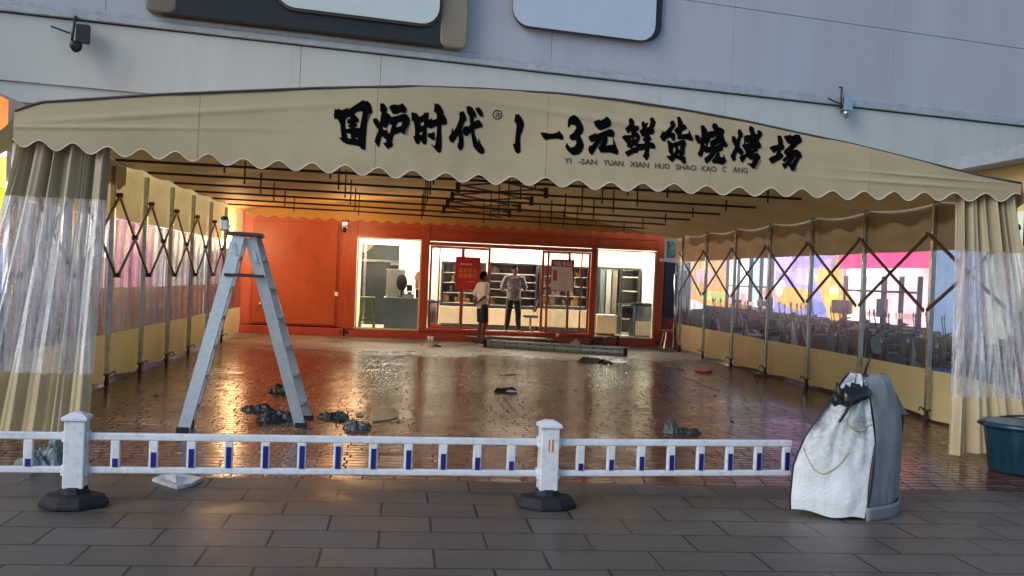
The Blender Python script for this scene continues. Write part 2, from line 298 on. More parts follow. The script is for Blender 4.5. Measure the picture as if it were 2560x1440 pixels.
# ------------------------------------------------------------------ overhead bridge behind the tent
A = Vector((atY(0, 100, 26).x, 26, 0)); B = Vector((atY(2560, 300, 33).x, 33, 0)); bd = (B - A).normalized(); bn = Vector((bd.y, -bd.x, 0))   # bn faces the camera
bridge = thing('footbridge', (5, 30, 0), 'pale grey concrete overpass spanning above and behind the beige tent', 'bridge')
def onb(s, z, off): return A + bd * s + bn * off + Vector((0, 0, z))
def slab(s0, s1, z0, z1, o0, o1):
    mb = MB(); vs = [onb(s, z, o) for s in (s0, s1) for z in (z0, z1) for o in (o0, o1)]
    return mb.add(vs, [(0, 1, 3, 2), (4, 6, 7, 5), (0, 4, 5, 1), (2, 3, 7, 6), (0, 2, 6, 4), (1, 5, 7, 3)])
S0, S1 = -22, 60
b_lo = MB()
cuts = [S0, -6, 7.35, 9.55, 20.5, 32.5, 44, S1]
for a, c in zip(cuts[:-1], cuts[1:]):
    q = slab(a + .006, c - .006, 6.0, 7.66, -6, 0); b_lo.add(q.v, q.f); q = slab(a + .006, c - .006, 5.5, 5.997, -6, -.07); b_lo.add(q.v, q.f)
b_lo.build('lower_beam', m_conc, bridge, bevel=.01)
slab(S0, S1, 5.52, 7.70, -5.98, -.09).build('joint', m_gap, bridge)
slab(S0, S1, 7.70, 7.86, -6, .10).build('ledge', m_ledge, bridge, bevel=.02)
slab(S0, S1, 7.86, 8.0, -6, .05).build('ledge', m_ledge, bridge, bevel=.02)
uf = MB()
for k in range(14):
    a = S0 + k * 6.1
    for z0, z1 in ((8.0, 10.4), (10.415, 17)): q = slab(a + .006, a + 6.094, z0, z1, -.5, 0); uf.add(q.v, q.f)
uf.build('upper_fascia', m_conu, bridge, bevel=.008); slab(S0, S1, 8.0, 16.9, -5.9, -.51).build('joint', m_gap, bridge)
for s in (-14, 52):
    p = onb(s, 0, -3); MB().b2(p.x - .9, p.x + .9, p.y - .9, p.y + .9, 0, 5.5).build('pier', m_conc, bridge, bevel=.05)
def s_of(x, y, off=0):   # where the pixel ray meets the bridge face: distance along it, and height
    d = ray(x, y); P0 = Vector((0, 0, H)); Q = A + bn * off
    t = (Q - P0).dot(bn) / d.dot(bn); P = P0 + d * t; return (P - A).dot(bd), P.z
def rrect(s0, s1, z0, z1, r, o0, o1, n=6):
    pts = []
    for cx_, cz_, a0 in ((s1 - r, z1 - r, 0), (s0 + r, z1 - r, 90), (s0 + r, z0 + r, 180), (s1 - r, z0 + r, 270)):
        for k in range(n + 1):
            a = math.radians(a0 + 90 * k / n); pts.append((cx_ + r * math.cos(a), cz_ + r * math.sin(a)))
    mb = MB(); k = len(pts); mb.v = [onb(s, z, o0) for s, z in pts] + [onb(s, z, o1) for s, z in pts]
    mb.f = [tuple(range(k))[::-1], tuple(range(k, 2 * k))] + [(i, (i + 1) % k, k + (i + 1) % k, k + i) for i in range(k)]; return mb
m_sgnb = M('dark_sign_box', (.018, .017, .018), .35, var=.4, scale=.35)
m_sgnt = M('tan_sign_return', (.17, .15, .11), .6, var=.3, scale=.4)
m_sgnp = M('pale_sign_face', (.50, .60, .60), .45, var=.05, scale=.5)
m_sgng = M('blue_grey_sign_face', (.44, .52, .62), .5, var=.04, scale=.5)
sa, _ = s_of(362, 60, .35); sb_, zt = s_of(1168, 115, .35); _, za = s_of(760, 86, .35)
sgn = thing('sign_box', tuple(onb((sa + sb_) / 2, za, .2)), 'large dark rounded sign box with a pale rounded panel, fixed above the bridge ledge', 'sign')
rrect(sa + .25, sb_ - .25, 8.03, 12.4, .25, .0, .34).build('box', m_sgnb, sgn, bevel=.03)
rrect(sa, sa + .75, 8.05, 12.3, .2, .0, .37).build('side_panel', m_sgnt, sgn, bevel=.05)
rrect(sb_ - .8, sb_, 8.02, 12.3, .2, .0, .37).build('side_panel', m_sgnt, sgn, bevel=.05)
p0, zp0 = s_of(690, 8, .5); p1, zp1 = s_of(1098, 45, .5); _, zpb = s_of(880, 32, .5)
rrect(p0 - .05, p1 + .05, zpb - .12, 12.1, .55, .36, .46).build('panel_rim', m_pipe, sgn)
rrect(p0, p1, zpb - .05, 12.05, .5, .465, .50).build('face_panel', m_sgnp, sgn)
q0, _ = s_of(1285, 60, .2); q1, _ = s_of(1640, 80, .2); _, zq = s_of(1480, 88, .2)
sg2 = thing('rounded_sign', tuple(onb((q0 + q1) / 2, zq, .2)), 'pale blue rounded panel with a dark right edge, mounted on the lilac bridge fascia', 'sign')
rrect(q0, q1 + .22, zq + .05, 12.3, .5, .0, .12).build('backing', m_sgnb, sg2)
rrect(q0 - .04, q1 - .02, zq - .02, 12.3, .5, .13, .2).build('panel_rim', m_pipe, sg2)
rrect(q0 - .05, q1 - .05, zq + .02, 12.3, .5, .205, .25).build('face_panel', m_sgng, sg2)
def floodlight(x, y0, y1, label, pale):
    s, z1 = s_of(x, y0, .12); _, z0 = s_of(x, y1, .12); o = thing('floodlight', tuple(onb(s, z1, .2)), label, 'floodlight', 'floodlights hanging from the bridge ledge')
    mh = m_galv if pale else m_black
    MB().tube([onb(s, z1, .1), onb(s, z1 - .02, .22), onb(s - .04, (z0 + z1) / 2, .26), onb(s - .06, z0 + .12, .28)], .035, 8).build('bracket', m_black, o, smooth=True)
    h = MB(); c = onb(s + .16, z0 + .22, .3)
    h.add([v for v in rrect(s + .02, s + .36, z0 + .08, z0 + .55, .05, .18, .34).v], rrect(s, s + 1, 0, 1, .05, 0, 1).f); h.build('housing', mh, o, bevel=.01)
    MB().tube([onb(s - .06, z0 + .02, .3), onb(s + .02, z0 - .02, .42), onb(s + .08, z0 - .06, .5)], [.06, .13, .15], 12).build('lamp_head', mh, o, smooth=True)
    MB().bar(onb(s - .1, z0 + .3, .28), onb(s - .55, z0 + .42, .28), .04).build('side_arm', m_black, o)
floodlight(190, 42, 118, 'black floodlight on a drop bracket at the left end of the bridge ledge', False)
floodlight(2100, 218, 285, 'small pale floodlight on a bent bracket at the right end of the bridge ledge', True)
# ------------------------------------------------------------------ the tent
TY0, TY1 = 9.6, 24.2
PROF = [(-3.558, 2.923), (-3.345, 3.015), (-2.821, 3.083), (-2.291, 3.152), (-1.572, 3.226), (-.841, 3.301), (.016, 3.369), (.662, 3.386), (1.436, 3.388), (2.026, 3.362), (2.625, 3.308), (3.234, 3.238), (3.852, 3.143), (4.353, 3.072), (4.902, 2.975), (5.718, 2.825), (6.2, 2.77)]
PROF = [(x * 9.6 / 9.5, 1.6 + (z - 1.6) * 9.6 / 9.5) for x, z in PROF]
XL0, XR0 = PROF[0][0], PROF[-1][0]
def lerp(a, b, t): return a + (b - a) * t
def xl(Y): return lerp(XL0, -3.76, min(1, max(0, (Y - TY0) / 1.9)))
def xr(Y): return lerp(XR0, 6.68, min(1, max(0, (Y - TY0) / 1.9)))
def prof(X):
    if X <= PROF[0][0]: return PROF[0][1]
    for (a, za), (b, zb) in zip(PROF[:-1], PROF[1:]):
        if X <= b: return lerp(za, zb, (X - a) / (b - a))
    return PROF[-1][1]
def zroof(X, Y):
    t = (X - xl(Y)) / (xr(Y) - xl(Y)); return prof(lerp(XL0, XR0, t))
LY = [9.96 + 1.62 * k for k in range(8)]; RY = [10.0, 11.88, 13.76, 15.63, 17.5, 19.4, 21.3, 23.2]
tent = thing('retractable_tent', (1.45, 16.5, 0), 'large beige retractable canopy tent with black lettered front and clear vinyl side walls', 'tent')
def sag(X, Y):
    t = (X - xl(Y)) / (xr(Y) - xl(Y)); YY = [lerp(a, b, t) for a, b in zip(LY, RY)] + [TY1]
    prev = TY0
    for y in YY:
        if Y <= y: return .05 * math.sin(math.pi * (Y - prev) / max(.01, y - prev))
        prev = y
    return 0
def roof_pt(u, v):
    Y = lerp(TY0, TY1, v); X = lerp(xl(Y), xr(Y), u); return (X, Y, zroof(X, Y) - sag(X, Y) * min(1, (Y - TY0)) + .012 * N(1, X * .8, Y * .8))
MB().grid(roof_pt, 60, 120).build('roof_canopy', m_roof, tent, smooth=True)
def crease(X, Z):
    d = 0
    for zc, sl_, x0, w in ((2.72, -.015, 5.0, .016), (2.80, -.03, 5.2, .013), (2.83, .05, -2.9, .02), (3.0, .12, -2.2, .03), (3.15, -.1, 2.2, .03)):
        z0 = zc + sl_ * (X - x0); d -= .014 * math.exp(-((Z - z0) / w) ** 2) * math.exp(-((X - x0) / (1.3 if x0 < 4 else .75)) ** 2)
    return d
def yval(X, Z): return TY0 - .02 + crease(X, Z) + .03 * N(3, X * .6, Z * 1.2) + .008 * N(4, X * 2.5 + Z * 2, Z * 2.5) - .012 * max(0, 2.75 - Z) * math.sin(X * 21)
NSC = 31
def zscal(X):
    u = (X - XL0) / (XR0 - XL0); base = 2.66 - .11 * (4 * u * (1 - u)) - .02 * u
    return base + .042 * (math.cos(2 * math.pi * NSC * (u ** .97) + 1.0 + .5 * N(7, X * .9))) + .014 * N(5, X * 1.7) + .010 * N(6, X * 4.3)
def val_pt(u, v):
    X = lerp(XL0, XR0, u); zt = prof(X) + .002; zb = zscal(X); Z = lerp(zt, zb, v); return (X, yval(X, Z), Z)
MB().grid(val_pt, 496, 56).build('front_valance', m_beige, tent, smooth=True)
MB().tube([(lerp(XL0, XR0, i / 120), TY0 - .02, prof(lerp(XL0, XR0, i / 120)) + .006) for i in range(121)], .012, 6).build('edge_piping', m_pipe, tent, smooth=True)
def hem(i):
    X = lerp(XL0, XR0, i / 372); Z = zscal(X); return (X, yval(X, Z) - .004, Z)
for k in range(1, 6):
    xs_ = lerp(XL0, XR0, k / 6); zt = prof(xs_); MB().tube([(xs_, yval(xs_, z) - .002, z) for z in [lerp(zt - .01, zscal(xs_) + .01, j / 14) for j in range(15)]], .0022, 5).build('seam', m_beige, tent, smooth=True)
MB().tube([hem(i) for i in range(373)], .0055, 5).build('hem_piping', m_pipel, tent, smooth=True)
def flap(u, v):   # the side valance turning the left front corner
    Y = lerp(TY0, 14, u); z1 = zroof(xl(Y), Y); zb = 2.60 + .045 * math.cos(u * 14 * math.pi * 1.0)
    return (xl(Y) - .02 - .34 * v * v * math.exp(-u * 3), Y + .05 * v, lerp(z1, zb, v))
MB().grid(flap, 80, 8).build('side_valance', m_curt, tent, smooth=True)
def flapr(u, v):
    Y = lerp(TY0, 23, u); z1 = zroof(xr(Y), Y); zb = 2.55 + .04 * math.cos(u * 30 * math.pi); return (xr(Y) + .02 + .05 * v, Y, lerp(z1, zb, v))
MB().grid(flapr, 120, 6).build('side_valance', m_beige, tent, smooth=True)
def backv(u, v):
    Y = TY1; X = lerp(xl(Y), xr(Y), u); zt = zroof(X, Y); zb = 2.83 + .03 * math.cos(u * 62 * math.pi); return (X, Y + .02 * N(4, X), lerp(zt, min(zb, zt - .01), v))
MB().grid(backv, 240, 6).build('back_valance', m_roof, tent, smooth=True)
ZB = 2.9
for i in range(8):
    def P(X): 
        t = (X + 3.76) / (6.68 + 3.76); return lerp(LY[i], RY[i], t)
    xs = [-3.7 + k * .02 for k in range(530)]; xa = next(x for x in xs if zroof(x, P(x)) - .03 > ZB); xb = next(x for x in reversed(xs) if x < xr(P(x)) and zroof(x, P(x)) - .03 > ZB)
    mb = MB().bar((xa, P(xa), ZB), (xb, P(xb), ZB), .034, .034)
    for sx in (-2.35, -1.0, .36, 1.75, 3.05, 3.62, 5.1):
        z1 = zroof(sx, P(sx)) - .05
        if z1 > ZB + .05: mb.bar((sx, P(sx) - .03, ZB - .09), (sx, P(sx) - .03, z1 + .02), .022)
    mb.build('roof_truss', m_brown, tent)
    if i < 7:
        def P2(X): t = (X + 3.76) / (6.68 + 3.76); return lerp(LY[i + 1], RY[i + 1], t)
        mb = MB(); xa, xb = .78, 2.15
        mb.bar((xa, P(xa), ZB + .09), (xb, P2(xb), ZB + .06), .034, .024); mb.bar((xb, P(xb), ZB + .10), (xa, P2(xa), ZB + .07), .034, .024)
        for x, pf in ((xa, P), (xb, P)): mb.box((x, pf(x) - .01, ZB + .04), (.07, .07, .16))
        mb.build('roof_scissor', m_brown, tent)
def pole(x, y, inn):
    p = MB().b2(x - .03, x + .03, y - .03, y + .03, .14, 2.83).build('pole', m_galv, tent, bevel=.006)
    c = MB(); c.tube([(x - .02, y, .05), (x + .02, y, .05)], .048, 12); c.bar((x, y, .05), (x, y, .16), .035, .05); c.b2(x - .04, x + .04, y - .04, y + .04, .145, .16); c.tube([(x + inn * .03, y, .16), (x + inn * .1, y - .03, .2), (x + inn * .13, y - .05, .15)], .009, 6)
    c.build('caster', m_black, p)
    return p
for y in LY: pole(-3.71, y, 1)
for y in RY: pole(6.63, y, -1)
def scissors(ys, x, inn, zt, zb):
    x += inn * .07
    for k, (a, b) in enumerate(zip(ys[:-1], ys[1:])):
        mb = MB(); mb.bar((x, a + .02, zt), (x, b - .02, zb), .02, .04); mb.bar((x + inn * .022, a + .02, zb), (x + inn * .022, b - .02, zt), .02, .04)
        for yy, z in ((a, zt), (a, zb), ((a + b) / 2, (zt + zb) / 2)): mb.tube([(x - .03, yy, z), (x + inn * .04 + .005, yy, z)], .032, 10)
        mb.build('scissor_brace', m_brown, tent)
scissors(LY, -3.71, 1, 2.45, 1.43); scissors(RY, 6.63, -1, 2.37, 1.41)
def wall(ys, side, mband, mskirt):
    X0 = (lambda Y: xl(Y) - .01) if side < 0 else (lambda Y: xr(Y) + .01)
    ys = [TY0 + .1] + ys[1:] + ([22.9, TY1 - .2] if side < 0 else [TY1 - .1])
    for k, (a, b) in enumerate(zip(ys[:-1], ys[1:])):
        if b - a < .3: continue
        L = b - a
        def W(Y, Z, amp):
            s = (Y - a) / L; return X0(Y) + side * (amp * math.sin(math.pi * s) * (.6 + .6 * abs(N(2, k, Z))) + .012 * N(6, Y * 2.2, Z * 1.6) + .02)
        def band(u, v):
            Y = lerp(a, b, u); s = math.sin(math.pi * u); zt = zroof(X0(Y), Y); Z = lerp(zt, 2.17 + .015 * N(8, Y), v)
            drape = .05 * s * math.sin(v * 3.0) * (1 + .7 * math.sin(v * 9 + 3 * s)); return (W(Y, Z, .02) + side * drape * .9 - side * .035 * math.sin(6.3 * (v - .45 * s)) * s, Y, Z)
        w = MB().grid(band, 22, 14).build('wall_canvas', mband, tent, smooth=True)
        ph = random.random() * 9
        MB().grid(lambda u, v: (W(lerp(a, b, u), lerp(2.165, .66, v), .03) + .010 * math.sin(u * 26 + ph + 2 * math.sin(v * 3)) * (.4 + .6 * abs(2 * v - 1)), lerp(a, b, u), lerp(2.165, .66, v)), 40, 14).build('clear_window', m_vin if side > 0 else m_vinl, w, smooth=True)
        def skirt(u, v):
            Y = lerp(a, b, u); zb = .03 + .03 * math.sin(math.pi * u) + .02 * N(9, Y * 2); Z = lerp(.655, zb, v); return (W(Y, Z, .03) + .02 * N(11, Y * 3 + Z * 2, Z * 2) + side * .04 * v * math.sin(math.pi * u), Y, Z)
        MB().grid(skirt, 26, 8).build('skirt', mskirt, w, smooth=True)
m_band = M('tan_canvas', (.66, .49, .24), .6, var=.07, scale=1, bump=.15, bscale=6, trans=.42, spec=.3)
wall(LY, -1, m_yell, m_yell); wall(RY, 1, m_band, m_yell)
# gathered front curtains
m_hem = M('curtain_hem_canvas', (.60, .50, .30), .55, var=.12, scale=2, bump=.2, bscale=8, trans=.3, spec=.35)
def curtain(x0, x1, w0, w1, yb, nf, label, seed, zt=2.74, z1=2.17, z2=.57):
    c = thing('entrance_curtain', ((x0 + x1) / 2, TY0 - .1, 0), label, 'curtain', 'gathered curtains at the tent entrance')
    def pt(u, Z):
        v = (zt - Z) / zt; X = lerp(lerp(x0, w0, v ** 1.2), lerp(x1, w1, v ** 1.2), u)
        f = 2 * math.pi * nf * u + 1.6 * N(seed, u * 3, v * .6) + 2.2 * v * math.sin(u * 5 + seed)
        am = (.075 - .02 * v) * (.6 + .8 * abs(N(seed + 1, u * 4, v)))
        X += .022 * math.sin(f * .5 + 1) * (1 - .5 * v)
        return (X, TY0 + .1 - yb * v + am * math.sin(f) + .02 * math.sin(2.3 * f + 1), Z)
    band = MB().grid(lambda u, v: pt(u, lerp(zt, z1, v)), 150, 16).build('canvas_band', m_curt, c, smooth=True)
    MB().grid(lambda u, v: pt(u, lerp(z1 + .004, z2 - .004, v)), 150, 30).build('clear_panel', m_vinc, c, smooth=True)
    MB().grid(lambda u, v: pt(u, lerp(z2, .03, v) + .03 * v * math.sin(u * 5)), 150, 14).build('hem_band', m_hem, c, smooth=True)
curtain(-3.60, -2.80, -4.15, -2.77, .42, 6, 'gathered beige and clear vinyl curtain at the tent entrance beside the ladder', 21)
curtain(5.62, 6.24, 5.42, 6.6, .45, 6, 'gathered beige and clear vinyl curtain at the tent entrance behind the blue bucket', 33, zt=2.70, z1=2.07, z2=.60)
# ------------------------------------------------------------------ lettering on the valance
def pts(s): 
    a = [float(t) for t in s.replace(';', ' ').replace(',', ' ').split()]; return list(zip(a[::2], a[1::2]))
def fill2d(loops):
    cu = bpy.data.curves.new('tmp', 'CURVE'); cu.dimensions = '2D'; cu.fill_mode = 'BOTH'; cu.extrude = 0
    for lp in loops:
        sp = cu.splines.new('POLY'); sp.points.add(len(lp) - 1); sp.use_cyclic_u = True
        for q, (x, y) in zip(sp.points, lp): q.co = (x / 100, -y / 100, 0, 1)
    o = bpy.data.objects.new('tmp', cu); link(o); dg = bpy.context.evaluated_depsgraph_get(); me = bpy.data.meshes.new_from_object(o.evaluated_get(dg))
    vs = [(v.co.x * 100, -v.co.y * 100) for v in me.vertices]; fs = [tuple(p.vertices) for p in me.polygons]
    bpy.data.objects.remove(o); bpy.data.curves.remove(cu); bpy.data.meshes.remove(me); return vs, fs
def onval(x, y, off):
    P = atY(x, y, TY0 - .02)
    for _ in range(3): P = atY(x, y, yval(P.x, P.z) - off)
    return P
def glyph(name, pieces, ox, oy, sc, mat=m_ink):
    mb = MB()
    for k, loops in enumerate(pieces):
        lps = [[(ox + a / sc, oy + b / sc) for a, b in pts(l)] for l in loops]
        vs, fs = fill2d(lps); mb.add([onval(x, y, .007 + .0015 * k) for x, y in vs], fs)
    return mb.build(name, mat, tent)
glyph('character', [["75,300 120,335 150,295 225,340 400,275 385,325 720,110 745,90 790,125 850,115 905,170 945,240 970,390 930,430 860,610 845,620 830,760 810,1040 800,1300 710,1275 650,1205 560,1180 430,1165 340,1145 250,1100 145,980 225,1005 205,800 200,690 160,600 105,530 60,560 40,480 55,350",
 "430,485 435,545 375,545 360,630 380,665 455,675 385,695 385,740 445,765 330,800 315,690 318,590 350,525", "530,435 600,380 700,355 735,400 715,500 690,620 665,770 530,745 600,720 605,690 565,640 630,630 645,570 600,500",
 "345,880 385,900 445,900 455,1020 375,1015", "550,995 625,1008 620,1032 555,1020", "880,425 908,415 850,600 845,560"]], 830, 240, 9.6)
glyph('character', [["1155,160 1195,185 1235,165 1325,290 1320,350 1300,415 1330,395 1430,500 1545,480 1700,425 1785,430 1850,510 1870,600 1860,660 1790,780 1735,920 1700,915 1650,865 1480,935 1460,1010 1440,1110 1465,1140 1455,1200 1340,1275 1290,1220 1215,1110 1285,1125 1305,1060 1280,1030 1195,960 1170,1030 1135,1210 1105,1220 1020,1100 1035,1020 1100,860 1130,720 1160,560 1185,380 1150,370",
 "1225,710 1265,770 1300,770 1390,635 1395,690 1440,690 1420,760 1385,895 1340,880 1325,800 1270,820 1215,795", "1535,755 1545,690 1590,625 1690,615 1660,715"],
 ["985,545 1040,530 1085,545 1125,610 1140,660 1125,780 1085,780 1030,700 980,610"], ["1365,260 1430,210 1530,200 1580,215 1640,200 1690,165 1770,270 1790,320 1770,400 1720,410 1660,385 1540,425 1460,430 1430,390"], ["1760,935 1785,930 1875,665 1860,670"]], 830, 240, 9.6)
glyph('character', [["75,420 105,375 155,410 195,400 275,500 370,440 400,370 415,410 495,385 490,570 580,530 580,580 690,545 690,460 660,380 620,400 635,165 680,195 720,175 790,250 855,380 845,440 820,470 870,430 885,490 930,560 935,680 840,695 805,690 795,800 805,1000 810,1200 790,1330 745,1370 690,1330 540,1150 640,1200 660,1130 690,880 695,720 640,735 545,785 470,745 450,760 450,1100 420,1160 375,1160 330,1110 310,1055 260,1150 215,1160 165,1100 120,950 165,965 165,800 150,680 120,590 85,610",
 "290,690 310,640 380,610 385,670 350,720", "275,875 350,850 345,910 285,945"], ["470,930 490,890 545,890 630,855 640,960 650,1030 625,1065 580,1050 480,980"]], 1020, 240, 9.6)
glyph('character', [["1220,440 1245,390 1280,365 1330,360 1370,430 1405,540 1395,580 1350,640 1280,830 1330,960 1335,1200 1320,1250 1250,1320 1190,1230 1185,1170 1215,1080 1210,930 1140,1040 1075,1130 1010,1090 975,1000 985,960 1030,910 1055,770 1075,780 1080,860 1150,760 1215,600 1240,490"],
 ["1395,260 1460,235 1530,265 1600,360 1640,470 1615,560 1585,440 1580,615 1700,560 1780,680 1785,740 1590,795 1600,920 1680,1130 1690,1000 1740,1130 1830,1270 1830,1360 1770,1395 1690,1360 1570,1220 1535,1050 1510,870 1395,970 1340,930 1290,840 1340,740 1420,710 1425,745 1490,690 1470,480 1425,420"],
 ["1605,260 1640,290 1690,260 1770,340 1800,440 1790,500 1720,480 1640,370"]], 1020, 240, 9.6)
def circ(x, y, r, n=28): return ' '.join('%.1f,%.1f' % (x + r * math.cos(2 * math.pi * k / n), y + r * math.sin(2 * math.pi * k / n)) for k in range(n))
glyph('registered_mark', [[circ(225, 255, 116), circ(225, 255, 94)], ["182,240 206,240 212,310 190,310"], ["205,205 275,215 268,320 250,315 248,235 205,230"]], 1220, 260, 9.6)
glyph('numeral', [["650,230 690,255 725,230 790,310 845,400 865,490 825,660 785,740 770,860 780,1150 710,1195 650,1140 620,1050 595,960 640,950 665,700 685,540 670,440 630,440 630,390 650,300"]], 1220, 260, 9.6)
glyph('dash', [["1250,685 1415,690 1440,705 1580,705 1690,670 1695,625 1720,650 1805,770 1805,865 1650,830 1490,840 1380,870 1320,810"]], 1220, 260, 9.6)
glyph('numeral', [["240,350 300,260 400,205 460,220 540,280 620,390 690,520 710,640 690,720 605,830 650,930 705,1060 710,1180 640,1320 560,1390 400,1415 320,1370 210,1260 155,1150 205,1030 240,1110 330,1190 430,1150 490,1060 480,960 345,970 290,900 285,820 400,740 480,620 480,540 400,500 330,490 240,600 230,500"]], 1400, 270, 12)
glyph('character', [["1000,410 1200,330 1190,395 1350,300 1370,255 1440,265 1520,360 1540,480 1500,560 1240,660 1160,650 1070,560"],
 ["845,850 1090,735 1080,790 1500,620 1600,670 1635,760 1625,860 1590,880 1620,960 1750,1300 1745,1370 1710,1395 1500,1330 1220,1340 1140,1200 1330,860 1110,1180 960,1410 880,1350 840,1230 880,1130 940,1130 1070,990 935,1030 880,950", "1415,850 1580,870 1595,1095 1480,1105 1375,1138 1430,960"]], 1400, 270, 12)
glyph('character', [["205,180 240,145 290,145 345,230 350,330 440,330 455,410 385,485 440,500 495,600 430,760 580,755 600,720 530,670 560,620 600,600 520,580 460,450 540,400 510,280 530,225 570,220 605,270 680,240 645,350 650,390 700,340 735,220 710,180 740,130 800,130 860,250 830,340 800,400 835,470 790,535 705,540 760,650 705,720 800,735 850,810 845,880 700,870 700,1060 640,1170 535,1045 565,1030 600,900 440,930 420,985 340,980 185,1075 110,960 270,880 165,830 170,770 40,600 95,555 270,550 265,450 190,520 120,400 215,300",
 "245,670 265,630 300,635", "330,610 385,610 390,645 350,640", "265,725 305,755 270,745", "285,860 315,818 360,808 392,833 330,848"]], 1550, 280, 9.6)
glyph('character', [["1185,270 1230,205 1290,205 1340,310 1310,370 1230,500 1300,490 1325,560 1320,690 1270,700 1200,600 1110,650 1080,700 1020,700 950,590 1005,500 1025,440 1045,490 1100,460 1225,310"],
 ["1370,110 1440,115 1500,230 1510,295 1560,300 1620,390 1480,470 1480,540 1640,510 1650,410 1750,620 1750,700 1560,650 1380,660 1370,550 1290,430 1390,340"],
 ["1130,680 1170,675 1260,745 1480,670 1560,670 1590,770 1555,860 1550,1000 1510,1060 1570,1070 1585,1240 1520,1240 1440,1150 1340,1105 1250,1205 1170,1130 1100,1060 1230,1040 1170,960 1150,800", "1275,850 1320,832 1335,900 1290,1000 1275,960", "1375,820 1450,805 1430,920", "1400,980 1430,1035 1380,1035"]], 1550, 280, 9.6)
glyph('character', [["205,205 235,235 280,210 370,340 370,410 400,370 530,350 475,250 500,190 540,165 600,190 635,270 690,275 760,320 780,390 750,440 800,600 860,690 840,745 740,740 745,820 660,850 580,860 540,950 450,1060 350,1150 310,1100 290,1010 380,950 440,870 350,890 280,850 250,960 200,985 140,930 140,880 190,790 205,650 225,450",
 "440,530 500,535 580,480 575,510 530,555 440,600 430,700 470,715 365,745 390,650 430,600", "500,740 600,690 680,635 670,660 600,710", "285,650 330,670 330,725"],
 ["70,455 150,450 200,520 205,660 150,665 75,560"], ["590,860 650,850 670,920 660,975 745,990 750,900 830,1080 750,1170 620,1135 500,1130 470,1070 560,960"]], 1730, 290, 9.6)
glyph('character', [["955,480 1020,480 1080,560 1110,480 1095,400 1105,325 1160,310 1220,420 1225,490 1190,520 1160,600 1140,720 1250,860 1210,930 1150,930 1090,860 1050,960 1050,1060 980,1090 920,960 960,880 1030,740 955,590"],
 ["1245,490 1300,455 1410,450 1370,340 1370,250 1430,240 1480,280 1505,400 1565,440 1570,360 1600,335 1660,360 1695,430 1660,500 1600,580 1660,690 1655,770 1580,790 1580,840 1440,920 1580,880 1650,990 1500,1270 1440,1250 1320,1130 1430,1130 1470,1040 1390,1050 1310,970 1270,1040 1215,1120 1180,1100 1135,990 1160,950 1290,900 1280,850 1190,700 1245,670", "1262,600 1310,650 1380,640 1410,610 1370,660 1290,668", "1425,800 1510,765 1440,815"], ["1540,1285 1670,1060 1650,1065 1525,1280"]], 1730, 290, 9.6)
glyph('character', [["480,315 580,320 630,440 645,560 690,640 630,730 590,710 560,810 610,800 655,890 600,960 320,1105 235,970 300,910 430,855 480,755 370,800 260,650 340,600 500,570 490,430"],
 ["655,335 860,290 870,335 1000,285 1090,295 1170,440 1150,500 1060,560 900,720 1020,700 1120,770 1165,880 1150,930 1100,960 1020,1120 1000,1180 930,1310 860,1280 790,1140 680,1250 590,1090 690,1080 850,880 680,1065 610,1000 730,880 660,790 680,720 860,560 760,530 690,420", "995,890 1000,930 900,1070 830,1120 930,990"],
 ["960,1330 1030,1210 1015,1210 945,1320"], ["380,1110 530,1010 520,1005 375,1130"]], 1900, 310, 11.075)
def textmesh(txt, bold=0):
    cu = bpy.data.curves.new('tmp', 'FONT'); cu.body = txt; cu.size = 1; cu.offset = bold; cu.resolution_u = 3
    o = bpy.data.objects.new('tmp', cu); link(o); dg = bpy.context.evaluated_depsgraph_get(); me = bpy.data.meshes.new_from_object(o.evaluated_get(dg))
    vs = [(v.co.x, v.co.y) for v in me.vertices]; fs = [tuple(p.vertices) for p in me.polygons]
    bpy.data.objects.remove(o); bpy.data.curves.remove(cu); bpy.data.meshes.remove(me); return vs, fs
def pinyin(word, x0, x1, yb0, yb1, hgt):
    vs, fs = textmesh(word, .012); w0 = min(v[0] for v in vs); w1 = max(v[0] for v in vs); out = []
    for a, b in vs:
        t = (a - w0) / (w1 - w0); x = lerp(x0, x1, t); y = lerp(yb0, yb1, t) - b * hgt / .7; out.append(onval(x, y, .008))
    MB().add(out, fs).build('pinyin_word', m_inkb, tent)
for w_, x0, x1, ya, yb in (("YI", 1410, 1428, 407, 408), ("-SAN", 1446, 1492, 409, 412), ("YUAN", 1508, 1558, 412, 415), ("XIAN", 1574, 1622, 416, 419), ("HUO", 1637, 1674, 420, 422), ("SHAO", 1689, 1741, 423, 426), ("KAO", 1754, 1791, 427, 429), ("C", 1806, 1815, 429, 429), ("ANG", 1832, 1869, 430, 432)):
    pinyin(w_, x0, x1, ya, yb, 13)
# ------------------------------------------------------------------ containers at the back
YC, YB = 24.75, 27.15
store = thing('storage_container', (-2.7, 26, 0), 'closed plain red metal container with a wide blank door behind the stepladder', 'container')
kit = thing('kitchen_container', (2.5, 26, 0), 'red framed glazed kitchen container with bright lit interior at the back of the tent', 'container')
mb = MB(); mb.b2(-3.97, -1.42, YC, YB, .22, 3.0).build('shell', m_red, store, bevel=.01)
MB().b2(-3.99, -1.40, YC - .04, YB + .02, .0, .2).build('base_rail', m_redd, store, bevel=.01)
MB().b2(-3.99, -1.40, YC - .04, YB + .02, 3.0, 3.12).build('top_rail', m_redd, store, bevel=.01)
for x in (-3.97, -1.44): MB().b2(x - .05, x + .05, YC - .05, YC + .08, .21, 2.99).build('corner_post', m_redd, store, bevel=.008)
d_ = MB().b2(-3.62, -1.62, YC - .035, YC - .003, .27, 2.75).build('door', m_red, store, bevel=.006)
